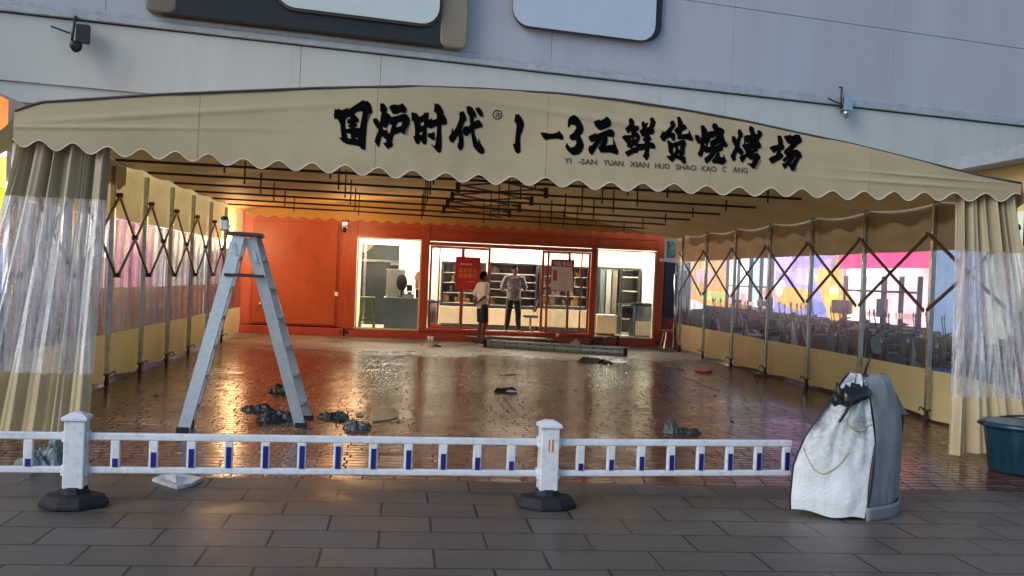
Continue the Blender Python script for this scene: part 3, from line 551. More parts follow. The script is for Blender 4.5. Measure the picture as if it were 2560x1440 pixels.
mb = MB(); mb.b2(-3.62, -1.6, YC - .05, YC - .036, .27, .29); mb.b2(-3.65, -3.63, YC - .02, YC - .002, .25, 2.75); mb.b2(-1.60, -1.585, YC - .03, YC - .002, .25, 2.75); mb.build('trim', m_redd, store)
hp = atY(650, 760, YC - .05); MB().ball(hp, (.035, .03, .05), 8).build('handle', M('brass', (.7, .55, .3), .3, metal=.8), d_, smooth=True)
sp_ = atY(841, 735, YC - .04); q = MB().box(sp_, (.09, .03, .11)).build('switch_box', m_cream, store, bevel=.008)
MB().bar(sp_ + Vector((0, 0, .05)), sp_ + Vector((0, .01, 1.55)), .012).build('conduit', m_redd, store)
for x in (-1.47,): MB().box((x, YC - .05, .1), (.05, .02, .05)).build('corner_hole', m_black, store)
def wall_lamp(c, label, par=None):
    # a lit emergency lamp: glowing lens, with an added fill light hung out in front of it
    q = MB().b2(c.x - .05, c.x + .05, c.y - .03, c.y + .03, c.z - .02, c.z + .03)
    if par is None: par = thing('wall_lamp', tuple(c), label, 'lamp'); MB().b2(c.x - .09, c.x + .09, c.y - .06, c.y + .08, c.z - .18, c.z - .025).build('housing', m_white, par, bevel=.015); MB().bar(c + Vector((0, .05, -.1)), c + Vector((.02, .3, -.1)), .03).build('bracket', m_galv, par)
    q.build('lit_lens', lamp('lit_lens', (1, .85, .65), 2.5), par)
    pl_ = bpy.data.lights.new('wall_lamp_fill', 'POINT'); pl_.energy = LAMP_W; pl_.color = (1, .58, .27); pl_.shadow_soft_size = .4
    pl_.energy = LAMP_W if 'above' in label else LAMP_W * .3; po = bpy.data.objects.new('wall_lamp_fill', pl_); link(po); po.location = c + Vector((.3, -1.7, -.25))
LAMP_W = 115
cp = atY(862, 568, YC - .2); cctv = thing('security_camera', tuple(cp), 'white security camera box on the red post left of the kitchen window', 'camera')
MB().box(cp + Vector((0, .02, .01)), (.13, .2, .12)).build('housing', m_white, cctv, bevel=.02); MB().tube([cp + Vector((0, -.06, -.02)), cp + Vector((0, -.1, -.11))], [.05, .045], 12).build('lens', m_black, cctv, smooth=True)
wall_lamp(cp + Vector((0, -.02, .085)), 'small lit lamp head on the security box left of the kitchen window', cctv); MB().tube([cp + Vector((.03, .1, .02)), cp + Vector((.08, .19, .03))], .02).build('bracket', m_galv, cctv)
wall_lamp(atY(570, 566, YC - .45), 'white lit lamp box at the left end of the red container, above the stepladder')
# kitchen shell
MB().b2(-1.36, 6.55, YC - .03, YB, .0, .19).build('base_rail', m_redd, kit, bevel=.01)
MB().b2(-1.34, 6.53, YC + .02, YB - .02, .192, .20).build('floor', M('vinyl_floor', (.55, .48, .36), .4, dirt=.2), kit)
MB().b2(-1.34, 6.53, YB - .08, YB, .2, 2.78).build('back_wall', m_cream, kit)
MB().b2(-1.36, -1.28, YC + .1, YB - .085, .2, 2.78).build('side_wall', m_cream, kit); MB().b2(6.47, 6.55, YC + .1, YB - .085, .2, 2.78).build('side_wall', m_red, kit)
MB().b2(6.455, 6.467, YC + .1, YB - .085, .2, 2.6).build('wall_lining', m_cream, kit)
MB().b2(-1.34, 6.53, YC + .02, YB - .0, 2.785, 3.0).build('ceiling', m_cream, kit)
MB().b2(-1.36, 6.55, YC - .04, YC + .015, 2.48, 3.05).build('fascia', m_red, kit, bevel=.006)
mb = MB(); mb.b2(-1.14, .52, YC - .065, YC - .042, 2.46, 2.53); mb.b2(.56, 4.8, YC - .065, YC - .042, 2.43, 2.50); mb.b2(4.84, 6.45, YC - .065, YC - .042, 2.43, 2.50); mb.b2(-1.36, 6.55, YC - .055, YC - .042, 2.70, 2.73); mb.build('fascia_trim', m_redd, kit)
for x0, x1 in ((-1.40, -1.14), (.44, .64), (4.715, 4.85), (6.39, 6.58)): MB().b2(x0, x1, YC - .06, YC + .09, .19, 2.82 if x0 < 4 else 2.85).build('post', m_red, kit, bevel=.008)
for x in (-1.31, 6.5): MB().box((x, YC - .035, .1), (.07, .02, .08)).build('corner_hole', m_black, kit)
def window(name, x0, x1, z0, z1, fr, m=m_redd, depth=.05, y=YC):
    mb = MB()
    for a in (x0, x1 - fr): mb.b2(a, a + fr, y, y + depth, z0, z1)
    mb.b2(x0 + fr, x1 - fr, y, y + depth, z0, z0 + fr); mb.b2(x0 + fr, x1 - fr, y, y + depth, z1 - fr, z1)
    o = mb.build(name, m, kit); MB().b2(x0 + fr, x1 - fr, y + depth * .4, y + depth * .4 + .006, z0 + fr, z1 - fr).build('pane', m_glass, o); return o
m_inner = M('pale_window_lining', (.75, .68, .52), .5)
window('window', -1.13, .44, .2, 2.46, .035, m_inner)
window('window', 4.86, 6.39, .2, 2.42, .035, m_inner)
MB().b2(.64, 4.715, YC - .05, YC + .1, 2.33, 2.42).build('door_track', m_redd, kit, bevel=.006); MB().b2(.64, 4.715, YC - .05, YC + .1, .2, .27).build('door_sill', m_redd, kit, bevel=.006)
def leafd(x0, x1, y, fr): 
    o = window('sliding_door', x0, x1, .275, 2.325, fr, m_redd, .04, y); return o
leafd(.66, 1.49, YC + .0, .055); leafd(1.46, 2.17, YC + .05, .06); leafd(3.47, 4.2, YC + .05, .06); leafd(3.60, 4.70, YC, .05)
for x in (.88, 4.46): MB().b2(x, x + .035, YC - .01, YC + .02, .28, 2.32).build('door_pull', m_redd, kit)
def strip(x, i):
    o = MB().b2(x - .55, x + .55, YC + 1.0, YC + 1.3, 2.74, 2.78).build('ceiling_light', lamp('lit_led_panel', (1, .94, .80), 50), kit); return o
for i, x in enumerate((-.4, 1.5, 3.4, 5.5)): strip(x, i)
# dark service door in the back wall
YI = YB - .085
a = atY(906, 610, YI); b = atY(992, 800, YI)
dr = MB().b2(a.x, b.x, YI - .04, YI - .003, .21, a.z).build('back_door', M('dark_grey_door', (.018, .018, .017), .6, spec=.2), kit)
c_ = atY(945, 652, YI); MB().b2(a.x + .02, b.x - .02, YI - .09, YI - .045, c_.z - .03, c_.z + .03).build('door_closer', m_galv, dr); MB().b2(a.x + .06, a.x + .13, YI - .07, YI - .045, .22, a.z - .02).build('door_strip', m_galv, dr)
MB().box((b.x - .12, YI - .13, c_.z - .07), (.22, .08, .07)).build('closer_arm', m_galv, dr)
# counter and the things on it
yF = 25.15; a = atY(961, 742, yF); b = atY(1047, 822, yF)
ct = thing('counter', ((a.x + b.x) / 2, yF + .3, .2), 'blue grey service counter inside the left kitchen window', 'counter')
m_cnt = M('blue_grey_laminate', (.13, .165, .20), .4, var=.05)
MB().b2(a.x + .01, b.x - .01, yF + .01, yF + .6, .2, a.z - .03).build('front', m_cnt, ct, bevel=.006); MB().b2(a.x - .02, b.x + .02, yF - .02, yF + .62, a.z - .028, a.z).build('top', M('counter_top', (.5, .55, .58), .3), ct, bevel=.006)
zc = a.z; w = b.x - a.x
reg = thing('cash_register', (a.x + .27, yF + .3, zc), 'grey upright cash register on the left of the counter', 'register')
MB().b2(a.x + .03, a.x + .5, yF + .2, yF + .5, zc + .005, zc + .68).build('body', M('grey_plastic', (.35, .36, .36), .5), reg, bevel=.01); MB().b2(a.x + .02, a.x + .52, yF + .18, yF + .52, zc + .683, zc + .71).build('lid', m_white, reg)
fan = thing('table_fan', (a.x + .45, yF + .1, zc), 'small black round table fan standing on the counter', 'fan')
MB().ball((a.x + .42, yF + .1, zc + .38), (.14, .05, .22), 10).build('head', m_black, fan, smooth=True); MB().tube([(a.x + .42, yF + .1, zc + .02), (a.x + .42, yF + .1, zc + .2)], .02).build('stem', m_black, fan); MB().lathe((a.x + .42, yF + .1, zc + .003), [(.1, 0), (.1, .02), (.02, .03)], 16).build('base', m_black, fan, smooth=True)
sc = thing('weighing_scale', (a.x + .62, yF + .15, zc), 'small dark weighing scale between the fan and the black box on the counter', 'scale')
MB().b2(a.x + .5, a.x + .74, yF + .05, yF + .3, zc + .003, zc + .1).build('body', m_galv, sc, bevel=.01); MB().b2(a.x + .5, a.x + .74, yF + .05, yF + .3, zc + .13, zc + .15).build('tray', m_galv, sc); MB().tube([(a.x + .62, yF + .17, zc + .1), (a.x + .62, yF + .17, zc + .13)], .05).build('neck', m_black, sc); MB().b2(a.x + .55, a.x + .69, yF + .28, yF + .31, zc + .16, zc + .32).build('display', m_black, sc)
bx = thing('black_box', (b.x - .15, yF + .2, zc), 'low black box at the right end of the counter', 'box'); MB().b2(a.x + .78, b.x - .01, yF + .05, yF + .4, zc + .003, zc + .2).build('carton', m_black, bx, bevel=.01); MB().b2(a.x + .77, b.x, yF + .04, yF + .41, zc + .2, zc + .22).build('lid', m_black, bx)
wd = MB(); k_ = a.x + .86; vs = [(k_ - .1, 0), (k_ + .12, 0), (k_ + .12, .2), (k_ + .17, .28), (k_ + .06, .44), (k_ - .06, .44), (k_ - .14, .28), (k_ - .1, .2)]
wd.add([(x, y, zc + .228 + z) for y in (yF + .15, yF + .25) for x, z in vs], [tuple(range(8)), tuple(range(8, 16))[::-1]] + [(i, i + 8, (i + 1) % 8 + 8, (i + 1) % 8) for i in range(8)])
tag(wd.build('knife_block', M('light_wood', (.45, .25, .12), .55, var=.2, stretch=(8, 8, 1)), origin=(k_, yF + .2, zc + .228), bevel=.01), 'light brown wooden knife block standing on the low black box', 'knife block')
# green stool
def stool(px0, px1, py0, y, mat, label, legs=4, name='bar_stool', z0=.2, parts=True):
    a = atY(px0, py0, y); b = atY(px1, py0, y); cx = (a.x + b.x) / 2; r = (b.x - a.x) / 2; zt = a.z
    s = thing(name, (cx, y, z0), label, 'stool')
    MB().box((cx, y, zt - .025), (2 * r, 2 * r, .05)).build('seat', mat, s, bevel=.015)
    for i in (-1, 1):
        for j in (-1, 1): MB().bar((cx + i * r * .6, y + j * r * .6, zt - .05), (cx + i * r, y + j * r, z0 + .002), .065).build('leg', mat, s)
    m2 = MB()
    for i in (-1, 1): m2.bar((cx - r * .85, y + i * r * .85, z0 + .25 * (zt - z0)), (cx + r * .85, y + i * r * .85, z0 + .25 * (zt - z0)), .03); m2.bar((cx + i * r * .85, y - r * .85, z0 + .5 * (zt - z0)), (cx + i * r * .85, y + r * .85, z0 + .5 * (zt - z0)), .03)
    m2.build('stretcher', mat, s); return s
stool(901, 938, 741, 25.25, M('green_paint', (.12, .22, .02), .45, var=.2, dirt=.2), 'green wooden bar stool beside the grey counter')
# display fridges
m_fr = M('fridge_black', (.02, .02, .02), .35); m_fi = M('fridge_interior', (.16, .145, .125), .4, var=.2, scale=6); m_fb = M('fridge_base', (.45, .36, .25), .45, var=.08, scale=3); m_shelf = M('white_shelf', (.5, .48, .44), .4)
def fridge(px0, px1, pt, pb, pf, y, label, n, stock, dark=False):
    a = atY(px0, pt, y); b = atY(px1, pb, y); zb = b.z; f = thing('display_fridge', ((a.x + b.x) / 2, y + .3, .2), label, 'fridge', 'open fronted display fridges along the kitchen back wall')
    x0, x1, z1 = a.x, b.x, a.z; d = .55; mf = m_fr
    mb = MB(); mb.b2(x0, x0 + .05, y, y + d, zb, z1); mb.b2(x1 - .05, x1, y, y + d, zb, z1); mb.b2(x0 + .05, x1 - .05, y, y + d, z1 - .05, z1); mb.b2(x0 + .05, x1 - .05, y, y + d, zb, zb + .05); mb.build('frame', mf, f, bevel=.006)
    MB().b2(x0 + .051, x1 - .051, y + d - .03, y + d - .01, zb + .05, z1 - .05).build('back_panel', m_fi, f)
    MB().b2(x0 - .02, x1 + .02, y - .02, y + d, .34, zb - .002).build('base', m_fb, f, bevel=.01); MB().b2(x0, x1, y, y + d - .05, .2, .338).build('plinth', m_black, f)
    cols = [M('stock', c, .5, var=.4, scale=18) for c in ((.32, .20, .06), (.12, .10, .09), (.28, .22, .16))]
    for k in range(n):
        z = lerp(zb + .08, z1 - .3, k / max(1, n - 1)); MB().b2(x0 + .052, x1 - .052, y + .06, y + d - .032, z, z + .012).build('shelf', m_shelf, f)
        if stock:
            xx = x0 + .08; s = MB()
            while xx < x1 - .2:
                w = random.uniform(.06, .16); h = random.uniform(.1, .26)
                if random.random() < stock: s.b2(xx, xx + w - .01, y + .18, y + .4, z + .027, z + .027 + h)
                xx += w
            if s.v: s.build('stock', random.choice(cols), f)
fridge(1105, 1212, 652, 768, 815, 26.3, 'tall display fridge stocked with yellow packs behind the red poster', 4, .4)
fridge(1224, 1341, 655, 775, 818, 26.3, 'display fridge with pale shelves behind the standing person in grey shirt', 5, .12)
fridge(1350, 1470, 662, 776, 820, 26.3, 'display fridge with bottles behind the white notice on the glass door', 4, .35)
cab = thing('glass_cabinet', (5.4, 26.4, .2), 'tall black framed cabinet with grey shelves in the right kitchen window', 'cabinet')
a = atY(1494, 672, 26.35); b = atY(1597, 812, 26.35); x0, x1, z1 = a.x, b.x, a.z
mb = MB()
for x in (x0, x0 + .62, x1 - .07): mb.b2(x, x + .07, 26.35, 26.85, .215, z1)
mb.b2(x0 - .001, x1 + .001, 26.345, 26.86, z1, z1 + .06); mb.b2(x0, x1, 26.35, 26.85, .2, .214); mb.build('frame', m_fr, cab)
for k in range(5): MB().b2(x0 + .69, x1 - .07, 26.38, 26.82, .22 + k * .38, .25 + k * .38).build('shelf', m_shelf, cab)
MB().b2(x0 + .07, x1 - .07, 26.83, 26.845, .22, z1 - .005).build('back_panel', M('grey_mesh', (.22, .21, .19), .6, var=.3, scale=30), cab)
for k in range(3): MB().b2(x0 + .09 + k * .17, x0 + .22 + k * .17, 26.36, 26.39, .75, z1 - .01).build('curtain_strip', M('grey_strip%d' % k, [(.10, .12, .11), (.30, .30, .28), (.16, .13, .1)][k], .5), cab)
a = atY(1492, 786, 25.5); b = atY(1541, 832, 25.5)
chst = thing('chest_freezer', ((a.x + b.x) / 2, 25.7, .2), 'low cream chest at the left of the right kitchen window', 'chest'); MB().b2(a.x, b.x, 25.5, 26.0, .26, a.z - .05).build('body', m_fb, chst, bevel=.01); MB().b2(a.x - .01, b.x + .01, 25.48, 26.02, a.z - .048, a.z).build('lid', m_shelf, chst, bevel=.01); MB().b2(a.x + .04, b.x - .04, 25.52, 25.98, .2, .258).build('plinth', m_black, chst)
a = atY(1587, 757, 25.3); b = atY(1632, 836, 25.3)
im = thing('ice_bin', ((a.x + b.x) / 2, 25.5, .2), 'steel fronted bin with a black lid in the right kitchen window corner', 'bin'); MB().b2(a.x, b.x, 25.3, 25.75, .205, a.z - .08).build('body', M('brushed_steel', (.10, .14, .17), .3, metal=.6, var=.3, scale=6, stretch=(1, 1, .2)), im, bevel=.01); MB().b2(a.x - .02, b.x + .02, 25.27, 25.78, a.z - .078, a.z).build('lid', m_black, im, bevel=.015); MB().b2(a.x + .04, b.x - .04, 25.285, 25.297, .25, .62).build('panel', M('pale_panel', (.4, .38, .33), .4), im)
a = atY(1552, 758, 25.4); b = atY(1585, 830, 25.4)
st = thing('steel_table', ((a.x + b.x) / 2, 25.6, .2), 'small steel prep table beside the steel fronted bin', 'table'); MB().b2(a.x, b.x, 25.4, 25.8, a.z - .04, a.z).build('top', m_galv, st)
for i in (a.x + .02, b.x - .05):
    for j in (25.42, 25.75): MB().b2(i, i + .03, j, j + .03, .202, a.z - .042).build('leg', m_galv, st)
MB().b2(a.x + .03, b.x - .03, 25.45, 25.78, .7, .95).build('drawer', m_black, st)
# bin bag, litter box, small office chair
def lump(name, c, r, mat, seed, label, cat, group=None, sub=26, amp=.35, freq=2.2, spike=0):
    mb = MB().ball((0, 0, 0), 1, sub); o = []
    for v in mb.v:
        n = v.normalized(); th = math.atan2(n.y, n.x); out_ = 1 + .35 * N(seed + 7, math.cos(th) * 1.3, math.sin(th) * 1.3) + .18 * N(seed + 8, math.cos(th) * 3.5, math.sin(th) * 3.5)
        rg = 1 - abs(N(seed, n.x * freq * .9, n.y * freq * .9, n.z * freq)) * 2.0; rg2 = 1 - abs(N(seed + 3, n.x * freq * 2.3, n.y * freq * 2.3, n.z * freq * 2)) * 2
        k = .82 * out_ * (1 + amp * (.45 * rg - .3) * max(0, n.z + .3) + .22 * amp * rg2 + .12 * spike * (1 - abs(N(seed + 5, n.x * 6, n.y * 6, n.z * 5)) * 2.2))
        o.append(Vector((n.x * r[0] * k, n.y * r[1] * k, max(-r[2] * .35, n.z * r[2] * k) + r[2] * .35 + .004)))
    mb.v = [v + Vector(c) for v in o]; ob = mb.build(name, mat, origin=c, smooth=True); return tag(ob, label, cat, group)
def crumple(name, c, r, mat, seed, label, cat, group=None, h=None, rz=0, spike=.5):
    # a dropped, crumpled film bag: irregular outline, sharp creases, lying on the floor
    c = Vector(c); h = h or r[2]; na, nr = 64, 16; mb = MB(); rr = random.Random(seed); lob = [(rr.uniform(0, 6.28), rr.uniform(.25, .6) * spike, rr.uniform(.18, .4)) for _ in range(5)]
    def rad(t):
        k = .82 + .22 * N(seed, math.cos(t) * 1.5, math.sin(t) * 1.5) + .08 * N(seed + 2, math.cos(t) * 5, math.sin(t) * 5)
        for a, am, w in lob:
            d = (t - a + math.pi) % (2 * math.pi) - math.pi; k += am * math.exp(-(d / w) ** 2)
        return k
    def hgt(x, y, q):
        e = 1 - abs(N(seed + 4, x * 2.2, y * 2.2)) * 2.4; f = 1 - abs(N(seed + 5, x * 5.5, y * 5.5)) * 2.2; g = N(seed + 6, x * 1.4, y * 1.4)
        return max(.02, (1 - q ** 5) * (.30 + .38 * e + .22 * f + .55 * g))
    mb.v.append(Vector((0, 0, h * hgt(0, 0, 0))))
    for j in range(1, nr + 1):
        q = j / nr
        for k in range(na):
            t = 2 * math.pi * k / na; R_ = rad(t) * q; x, y = math.cos(t) * R_, math.sin(t) * R_
            z = h * hgt(x, y, q) if j < nr else 0.0; mb.v.append(Vector((x * r[0], y * r[1], z + .002)))
    mb.f = [(0, 1 + k, 1 + (k + 1) % na) for k in range(na)]
    for j in range(nr - 1):
        for k in range(na):
            a = 1 + j * na; b0_, b1_ = a + k, a + (k + 1) % na; mb.f += [(b0_, b0_ + na, b1_ + na), (b0_, b1_ + na, b1_)]
    M_ = Matrix.Rotation(rz, 3, 'Z'); mb.v = [c + M_ @ v for v in mb.v]
    return tag(mb.build(name, mat, origin=c), label, cat, group)
m_bag = M('black_bin_bag', (.012, .012, .014), .28, var=.4, bump=.5, bscale=14)
a = atY(1068, 745, 25.6); b = atY(1098, 818, 25.6)
tb = thing('waste_bin', ((a.x + b.x) / 2, 25.7, .2), 'dark brown waste bin lined with a black bag by the left door leaf', 'bin'); MB().lathe(((a.x + b.x) / 2, 25.75, .203), [(.13, 0), (.16, a.z - .28), (.15, a.z - .28)], 16).build('body', M('brown_bin', (.07, .05, .045), .5), tb, smooth=True); MB().lathe(((a.x + b.x) / 2, 25.75, a.z - .12), [(.165, 0), (.175, .05), (.12, .09), (.02, .07)], 16).build('bag_rim', m_bag, tb, smooth=True)
tag(MB().b2(1.0 - .25, 1.0 + .02, 25.15, 25.35, .205, .36).build('red_box', M('red_card', (.35, .03, .02), .6), origin=(.9, 25.2, .2)), 'small red cardboard box on the kitchen floor by the waste bin', 'box')
lump('crumpled_paper', (1.12, 25.2, .205), (.12, .1, .08), M('white_paper', (.8, .78, .74), .7), 5, 'crumpled white paper on the kitchen floor next to the red box', 'paper', sub=10)
ch = thing('office_chair', (3.35, 25.7, .2), 'small black swivel chair behind the person in the grey shirt', 'chair')
MB().box((3.35, 25.7, .62), (.36, .36, .06)).build('seat', m_black, ch, bevel=.02); MB().box((3.5, 25.72, .9), (.05, .32, .34), R=Matrix.Rotation(.35, 3, 'Y')).build('backrest', m_black, ch, bevel=.02); MB().tube([(3.35, 25.7, .25), (3.35, 25.7, .6)], .03).build('column', m_galv, ch)
mb = MB(); [mb.bar((3.35, 25.7, .29), (3.35 + .28 * math.cos(t), 25.7 + .28 * math.sin(t), .24), .035) for t in (0, 1.26, 2.5, 3.77, 5.0)]; mb.build('base', m_black, ch); mb = MB(); [mb.ball((3.35 + .28 * math.cos(t), 25.7 + .28 * math.sin(t), .225), .022, 6) for t in (0, 1.26, 2.5, 3.77, 5.0)]; mb.build('castor', m_black, ch)
# posters on the glass
def poster(px, y, mat, name, label):
    P = [atY(x, yy, y) for x, yy in px]; mb = MB(); vs = P + [p + Vector((0, .008, 0)) for p in P]; mb.add(vs, [(3, 2, 1, 0), (4, 5, 6, 7), (0, 1, 5, 4), (1, 2, 6, 5), (2, 3, 7, 6), (3, 0, 4, 7)])
    t = thing(name, tuple((P[0] + P[2]) / 2), label, 'poster'); mb.build('sheet', mat, t); return t, P
yp = YC - .025
t, P = poster([(1140, 641), (1202, 644), (1200, 727), (1138, 724)], yp, M('red_poster_paper', (.50, .025, .035), .5), 'red_poster', 'red poster with orange lettering hung on the left sliding door')
def onp(u, v, off=.004):
    p = P[0].lerp(P[1], u).lerp(P[3].lerp(P[2], u), v); return p - Vector((0, off, 0))
def strokes(rows, mat, par, w=.012):
    mb = MB()
    for u0, v0, u1, v1 in rows: 
        a, b = onp(u0, v0), onp(u1, v1); mb.bar(a, b, w, .003, up=(0, 1, 0))
    mb.build('lettering', mat, par)
m_or = M('orange_print', (.85, .30, .04), .5, emit=0); m_pk = M('pink_print', (.8, .38, .38), .5)
mb = MB(); [mb.tube([onp(.2 + .1 * k, .22, .003), onp(.2 + .1 * k, .22, .006)], .027, 10) for k in range(5)]; mb.build('lettering', m_pk, t)
rnd = random.Random(3); rows = []
for r_, v0 in ((0, .34), (1, .50)):
    for k in range(4):
        u0 = .13 + k * .185
        for j in range(3): rows.append((u0, v0 + .02 + j * .045, u0 + .15, v0 + .015 + j * .045))
        for j in range(2): rows.append((u0 + .03 + j * .07 + rnd.uniform(-.01, .02), v0, u0 + .03 + j * .07, v0 + .125))
        if rnd.random() < .6: rows.append((u0 + .07, v0 + .05, u0 + .15, v0 + .13))
strokes(rows, m_or, t, .016); strokes([(.5 + .045 * k, .74, .53 + .045 * k, .745) for k in range(7)], m_pk, t, .02)
t, P = poster([(1378, 648), (1436, 650), (1434, 729), (1376, 727)], yp - .01, M('dark_red_card', (.30, .02, .02), .5), 'notice_poster', 'white price notice with a dark red header on the right sliding door')
vs, fs = textmesh("VGU BULE", .03); w0 = max(v[0] for v in vs); mb = MB(); mb.add([onp(.1 + .8 * a / w0, .19 - .19 * b) for a, b in vs], fs); mb.build('lettering', m_cream, t)
mb = MB(); q = [onp(.03, .22, .003), onp(.93, .23, .003), onp(.96, .99, .003), onp(.01, .98, .003)]; mb.add(q, [(0, 1, 2, 3)]); mb.build('price_sheet', M('pink_white_paper', (.82, .72, .78), .6, var=.05), t)
mb = MB(); q = [onp(.1, .33, .005), onp(.27, .335, .005), onp(.27, .68, .005), onp(.1, .68, .005)]; mb.add(q, [(0, 1, 2, 3)]); mb.build('pink_block', M('pink_red_print', (.6, .08, .16), .5), t)
strokes([(.38, .32 + .045 * k, .55 + .35 * rnd.random(), .322 + .045 * k) for k in range(13)], M('grey_print', (.45, .42, .46), .6), t, .006)
# ---- things lying in front of the container
m_ply = M('weathered_board', (.20, .16, .12), .75, var=.35, scale=6, dirt=.4)
pl = thing('door_step', (2.75, 24.35, 0), 'low dirty board step in front of the kitchen door', 'step')
a = onG(1160, 856); b = onG(1378, 866)
MB().b2(1.62, 3.75, 24.05, 24.66, .1, .14).build('tread', m_ply, pl, bevel=.006)
for x in (1.7, 2.7, 3.62): MB().b2(x, x + .08, 24.07, 24.64, .002, .098).build('bearer', m_ply, pl)
MB().grid(lambda u, v: (lerp(2.2, 3.6, u), lerp(24.1, 24.64, v), .146 + .012 * abs(N(2, u * 5, v * 4))), 20, 8).build('mat', M('trodden_mat', (.32, .24, .2), .9, var=.4, scale=9), pl, smooth=True)
# folded ladder lying on its side
P0, P1 = onG(1212, 868), onG(1562, 890); d = (P1 - P0).normalized(); L = (P1 - P0).length; nrm = Vector((-d.y, d.x, 0))
fl = thing('folded_ladder', tuple((P0 + P1) / 2), 'long grey folded aluminium ladder lying on the floor before the kitchen', 'ladder')
m_alud = M('dull_aluminium', (.28, .31, .33), .45, metal=.3, var=.2, scale=6, dirt=.3)
for k, o_ in enumerate((0, .34)):
    q = MB(); q.bar(P0 + nrm * o_ + Vector((0, 0, .085)), P1 + nrm * o_ + Vector((0, 0, .085)), .05, .165); q.build('rail', m_alud, fl, bevel=.008)
    q = MB(); q.bar(P0 + nrm * (o_ - .028) + Vector((0, 0, .085)), P1 + nrm * (o_ - .028) + Vector((0, 0, .085)), .006, .05); q.build('rail_groove', m_galv, fl)
nr = 11
for k in range(nr):
    c = P0 + d * (L * (k + .6) / nr); q = MB()
    for z in (.045, .125): q.tube([c + nrm * -.036 + Vector((0, 0, z)), c + nrm * .37 + Vector((0, 0, z))], .019, 8)
    q.build('rung', m_black if k % 1 == 0 else m_galv, fl)
for p in (P0, P1): MB().bar(p - d * .03 + Vector((0, 0, .085)), p + d * .05 + Vector((0, 0, .085)), .07, .175).build('end_cap', m_rubber, fl, bevel=.01)
# ------------------------------------------------------------------ what stands outside, seen through the vinyl
XR = 11.0
rw = thing('shop_row', (XR + 2, 24, 0), 'row of colourful lit shopfronts outside the right side of the tent', 'building')
m_wall = M('yellow_render', (.62, .46, .20), .8, var=.1, scale=.7)
MB().b2(XR + .3, XR + 5, 12, 46, 0, 4.1).build('wall', m_wall, rw)
MB().b2(XR - .2, XR + 5.2, 12, 46, 4.1, 4.35).build('roof', m_ledge, rw)
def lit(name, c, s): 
    return M(name, c, .6, var=.25, scale=1.3, emit=s * 1.05)  # emission lifts the colour; murals, shutters and goods glow without being lamps
def panelR(name, x0, x1, z0, z1, m, off=0.0, th=.12):
    ya = atX(x0, 700, XR).y; yb = atX(x1, 700, XR).y; ya, yb = min(ya, yb), max(ya, yb)
    return MB().b2(XR + .15 - off, XR + .29, ya, yb, z0, z1).build(name, m, rw)
panelR('orange_panel', 1700, 1806, .9, 3.6, lit('glowing_orange_mural', (.85, .42, .14), .55))
panelR('shop_window', 1812, 1868, 1.2, 2.9, lit('lit_white_window', (.78, .92, 1), 1.5)); panelR('shop_window', 1870, 1922, 1.0, 2.7, lit('lit_blue_window', (.45, .65, .85), .8))
panelR('purple_panel', 1926, 2100, .9, 3.4, lit('glowing_purple_mural', (.34, .30, .75), .6))
def blobR(x, y, r, m, seed):
    c = atX(x, y, XR); mb = MB(); pts_ = []
    for k in range(26):
        t = 2 * math.pi * k / 26; q = 1 + .45 * N(seed, 1.6 * math.cos(t), 1.6 * math.sin(t)); pts_.append((c.y + r[0] * q * math.cos(t), c.z + r[1] * q * math.sin(t)))
    mb.v = [Vector((XR + xx, a, b)) for xx in (.10, .148) for a, b in pts_]; mb.f = [tuple(range(26)), tuple(range(26, 52))[::-1]] + [(i, i + 26, (i + 1) % 26 + 26, (i + 1) % 26) for i in range(26)]
    mb.build('mural_patch', m, rw)
m_omur = lit('glowing_ochre_mural', (.80, .45, .10), .6)
blobR(1972, 745, (1.1, .35), m_omur, 1); blobR(2062, 700, (.7, .6), m_omur, 2); blobR(2085, 760, (.8, .4), m_omur, 4); blobR(1914, 732, (.5, .18), lit('glowing_red_mural', (.9, .25, .18), .7), 3)
panelR('shop_window', 2106, 2200, .9, 2.75, lit('lit_cream_window', (.95, .82, .74), 1.0)); panelR('shop_window', 2202, 2290, .9, 2.65, lit('lit_pink_window', (.95, .42, .45), 1.0))
panelR('sign_board', 2104, 2298, 2.18, 2.62, lit('crimson_sign', (.80, .05, .16), .9), .25); panelR('sign_board', 2120, 2280, 2.02, 2.165, lit('white_sign', (.95, .9, .92), 1.3), .2)
panelR('shutter', 2304, 2440, .2, 3.2, lit('glowing_blue_shutter', (.16, .25, .42), .35)); panelR('shutter', 2446, 2600, .2, 3.2, lit('glowing_pale_shutter', (.5, .52, .42), .3))
panelR('lower_wall', 1690, 2600, 0, .898, M('grimy_wall', (.05, .042, .045), .8, var=.5, scale=2), -.02)
m_mull = M('dark_mullion', (.03, .03, .035), .5)
rnd = random.Random(21)
def ypx(x): return atX(x, 700, XR).y
for x0, x1, zt in ((1812, 1868, 2.9), (1870, 1922, 2.7), (2106, 2200, 2.0), (2202, 2290, 2.0)):
    ya, yb = sorted((ypx(x0), ypx(x1))); q = MB(); n_ = 2
    for k in range(n_ + 1): q.b2(XR + .05, XR + .148, lerp(ya, yb, k / n_) - .03, lerp(ya, yb, k / n_) + .03, .9, zt)
    q.b2(XR + .05, XR + .148, ya, yb, 1.62, 1.67); q.build('mullion', m_mull, rw)
    g_ = MB(); g2 = MB(); y = ya + .1
    while y < yb - .2:
        w = rnd.uniform(.25, 1.1); hh = rnd.uniform(.08, .5); (g_ if rnd.random() < .6 else g2).b2(XR - .05, XR + .04, y, y + w, 1.05, 1.05 + hh); y += w + rnd.uniform(.1, 1.2)
    if g_.v: g_.build('goods', M('dark_goods', (.10, .09, .10), .6, var=.5), rw)
    if g2.v: g2.build('goods', lit('glowing_pale_goods', (.8, .5, .45), .4), rw)
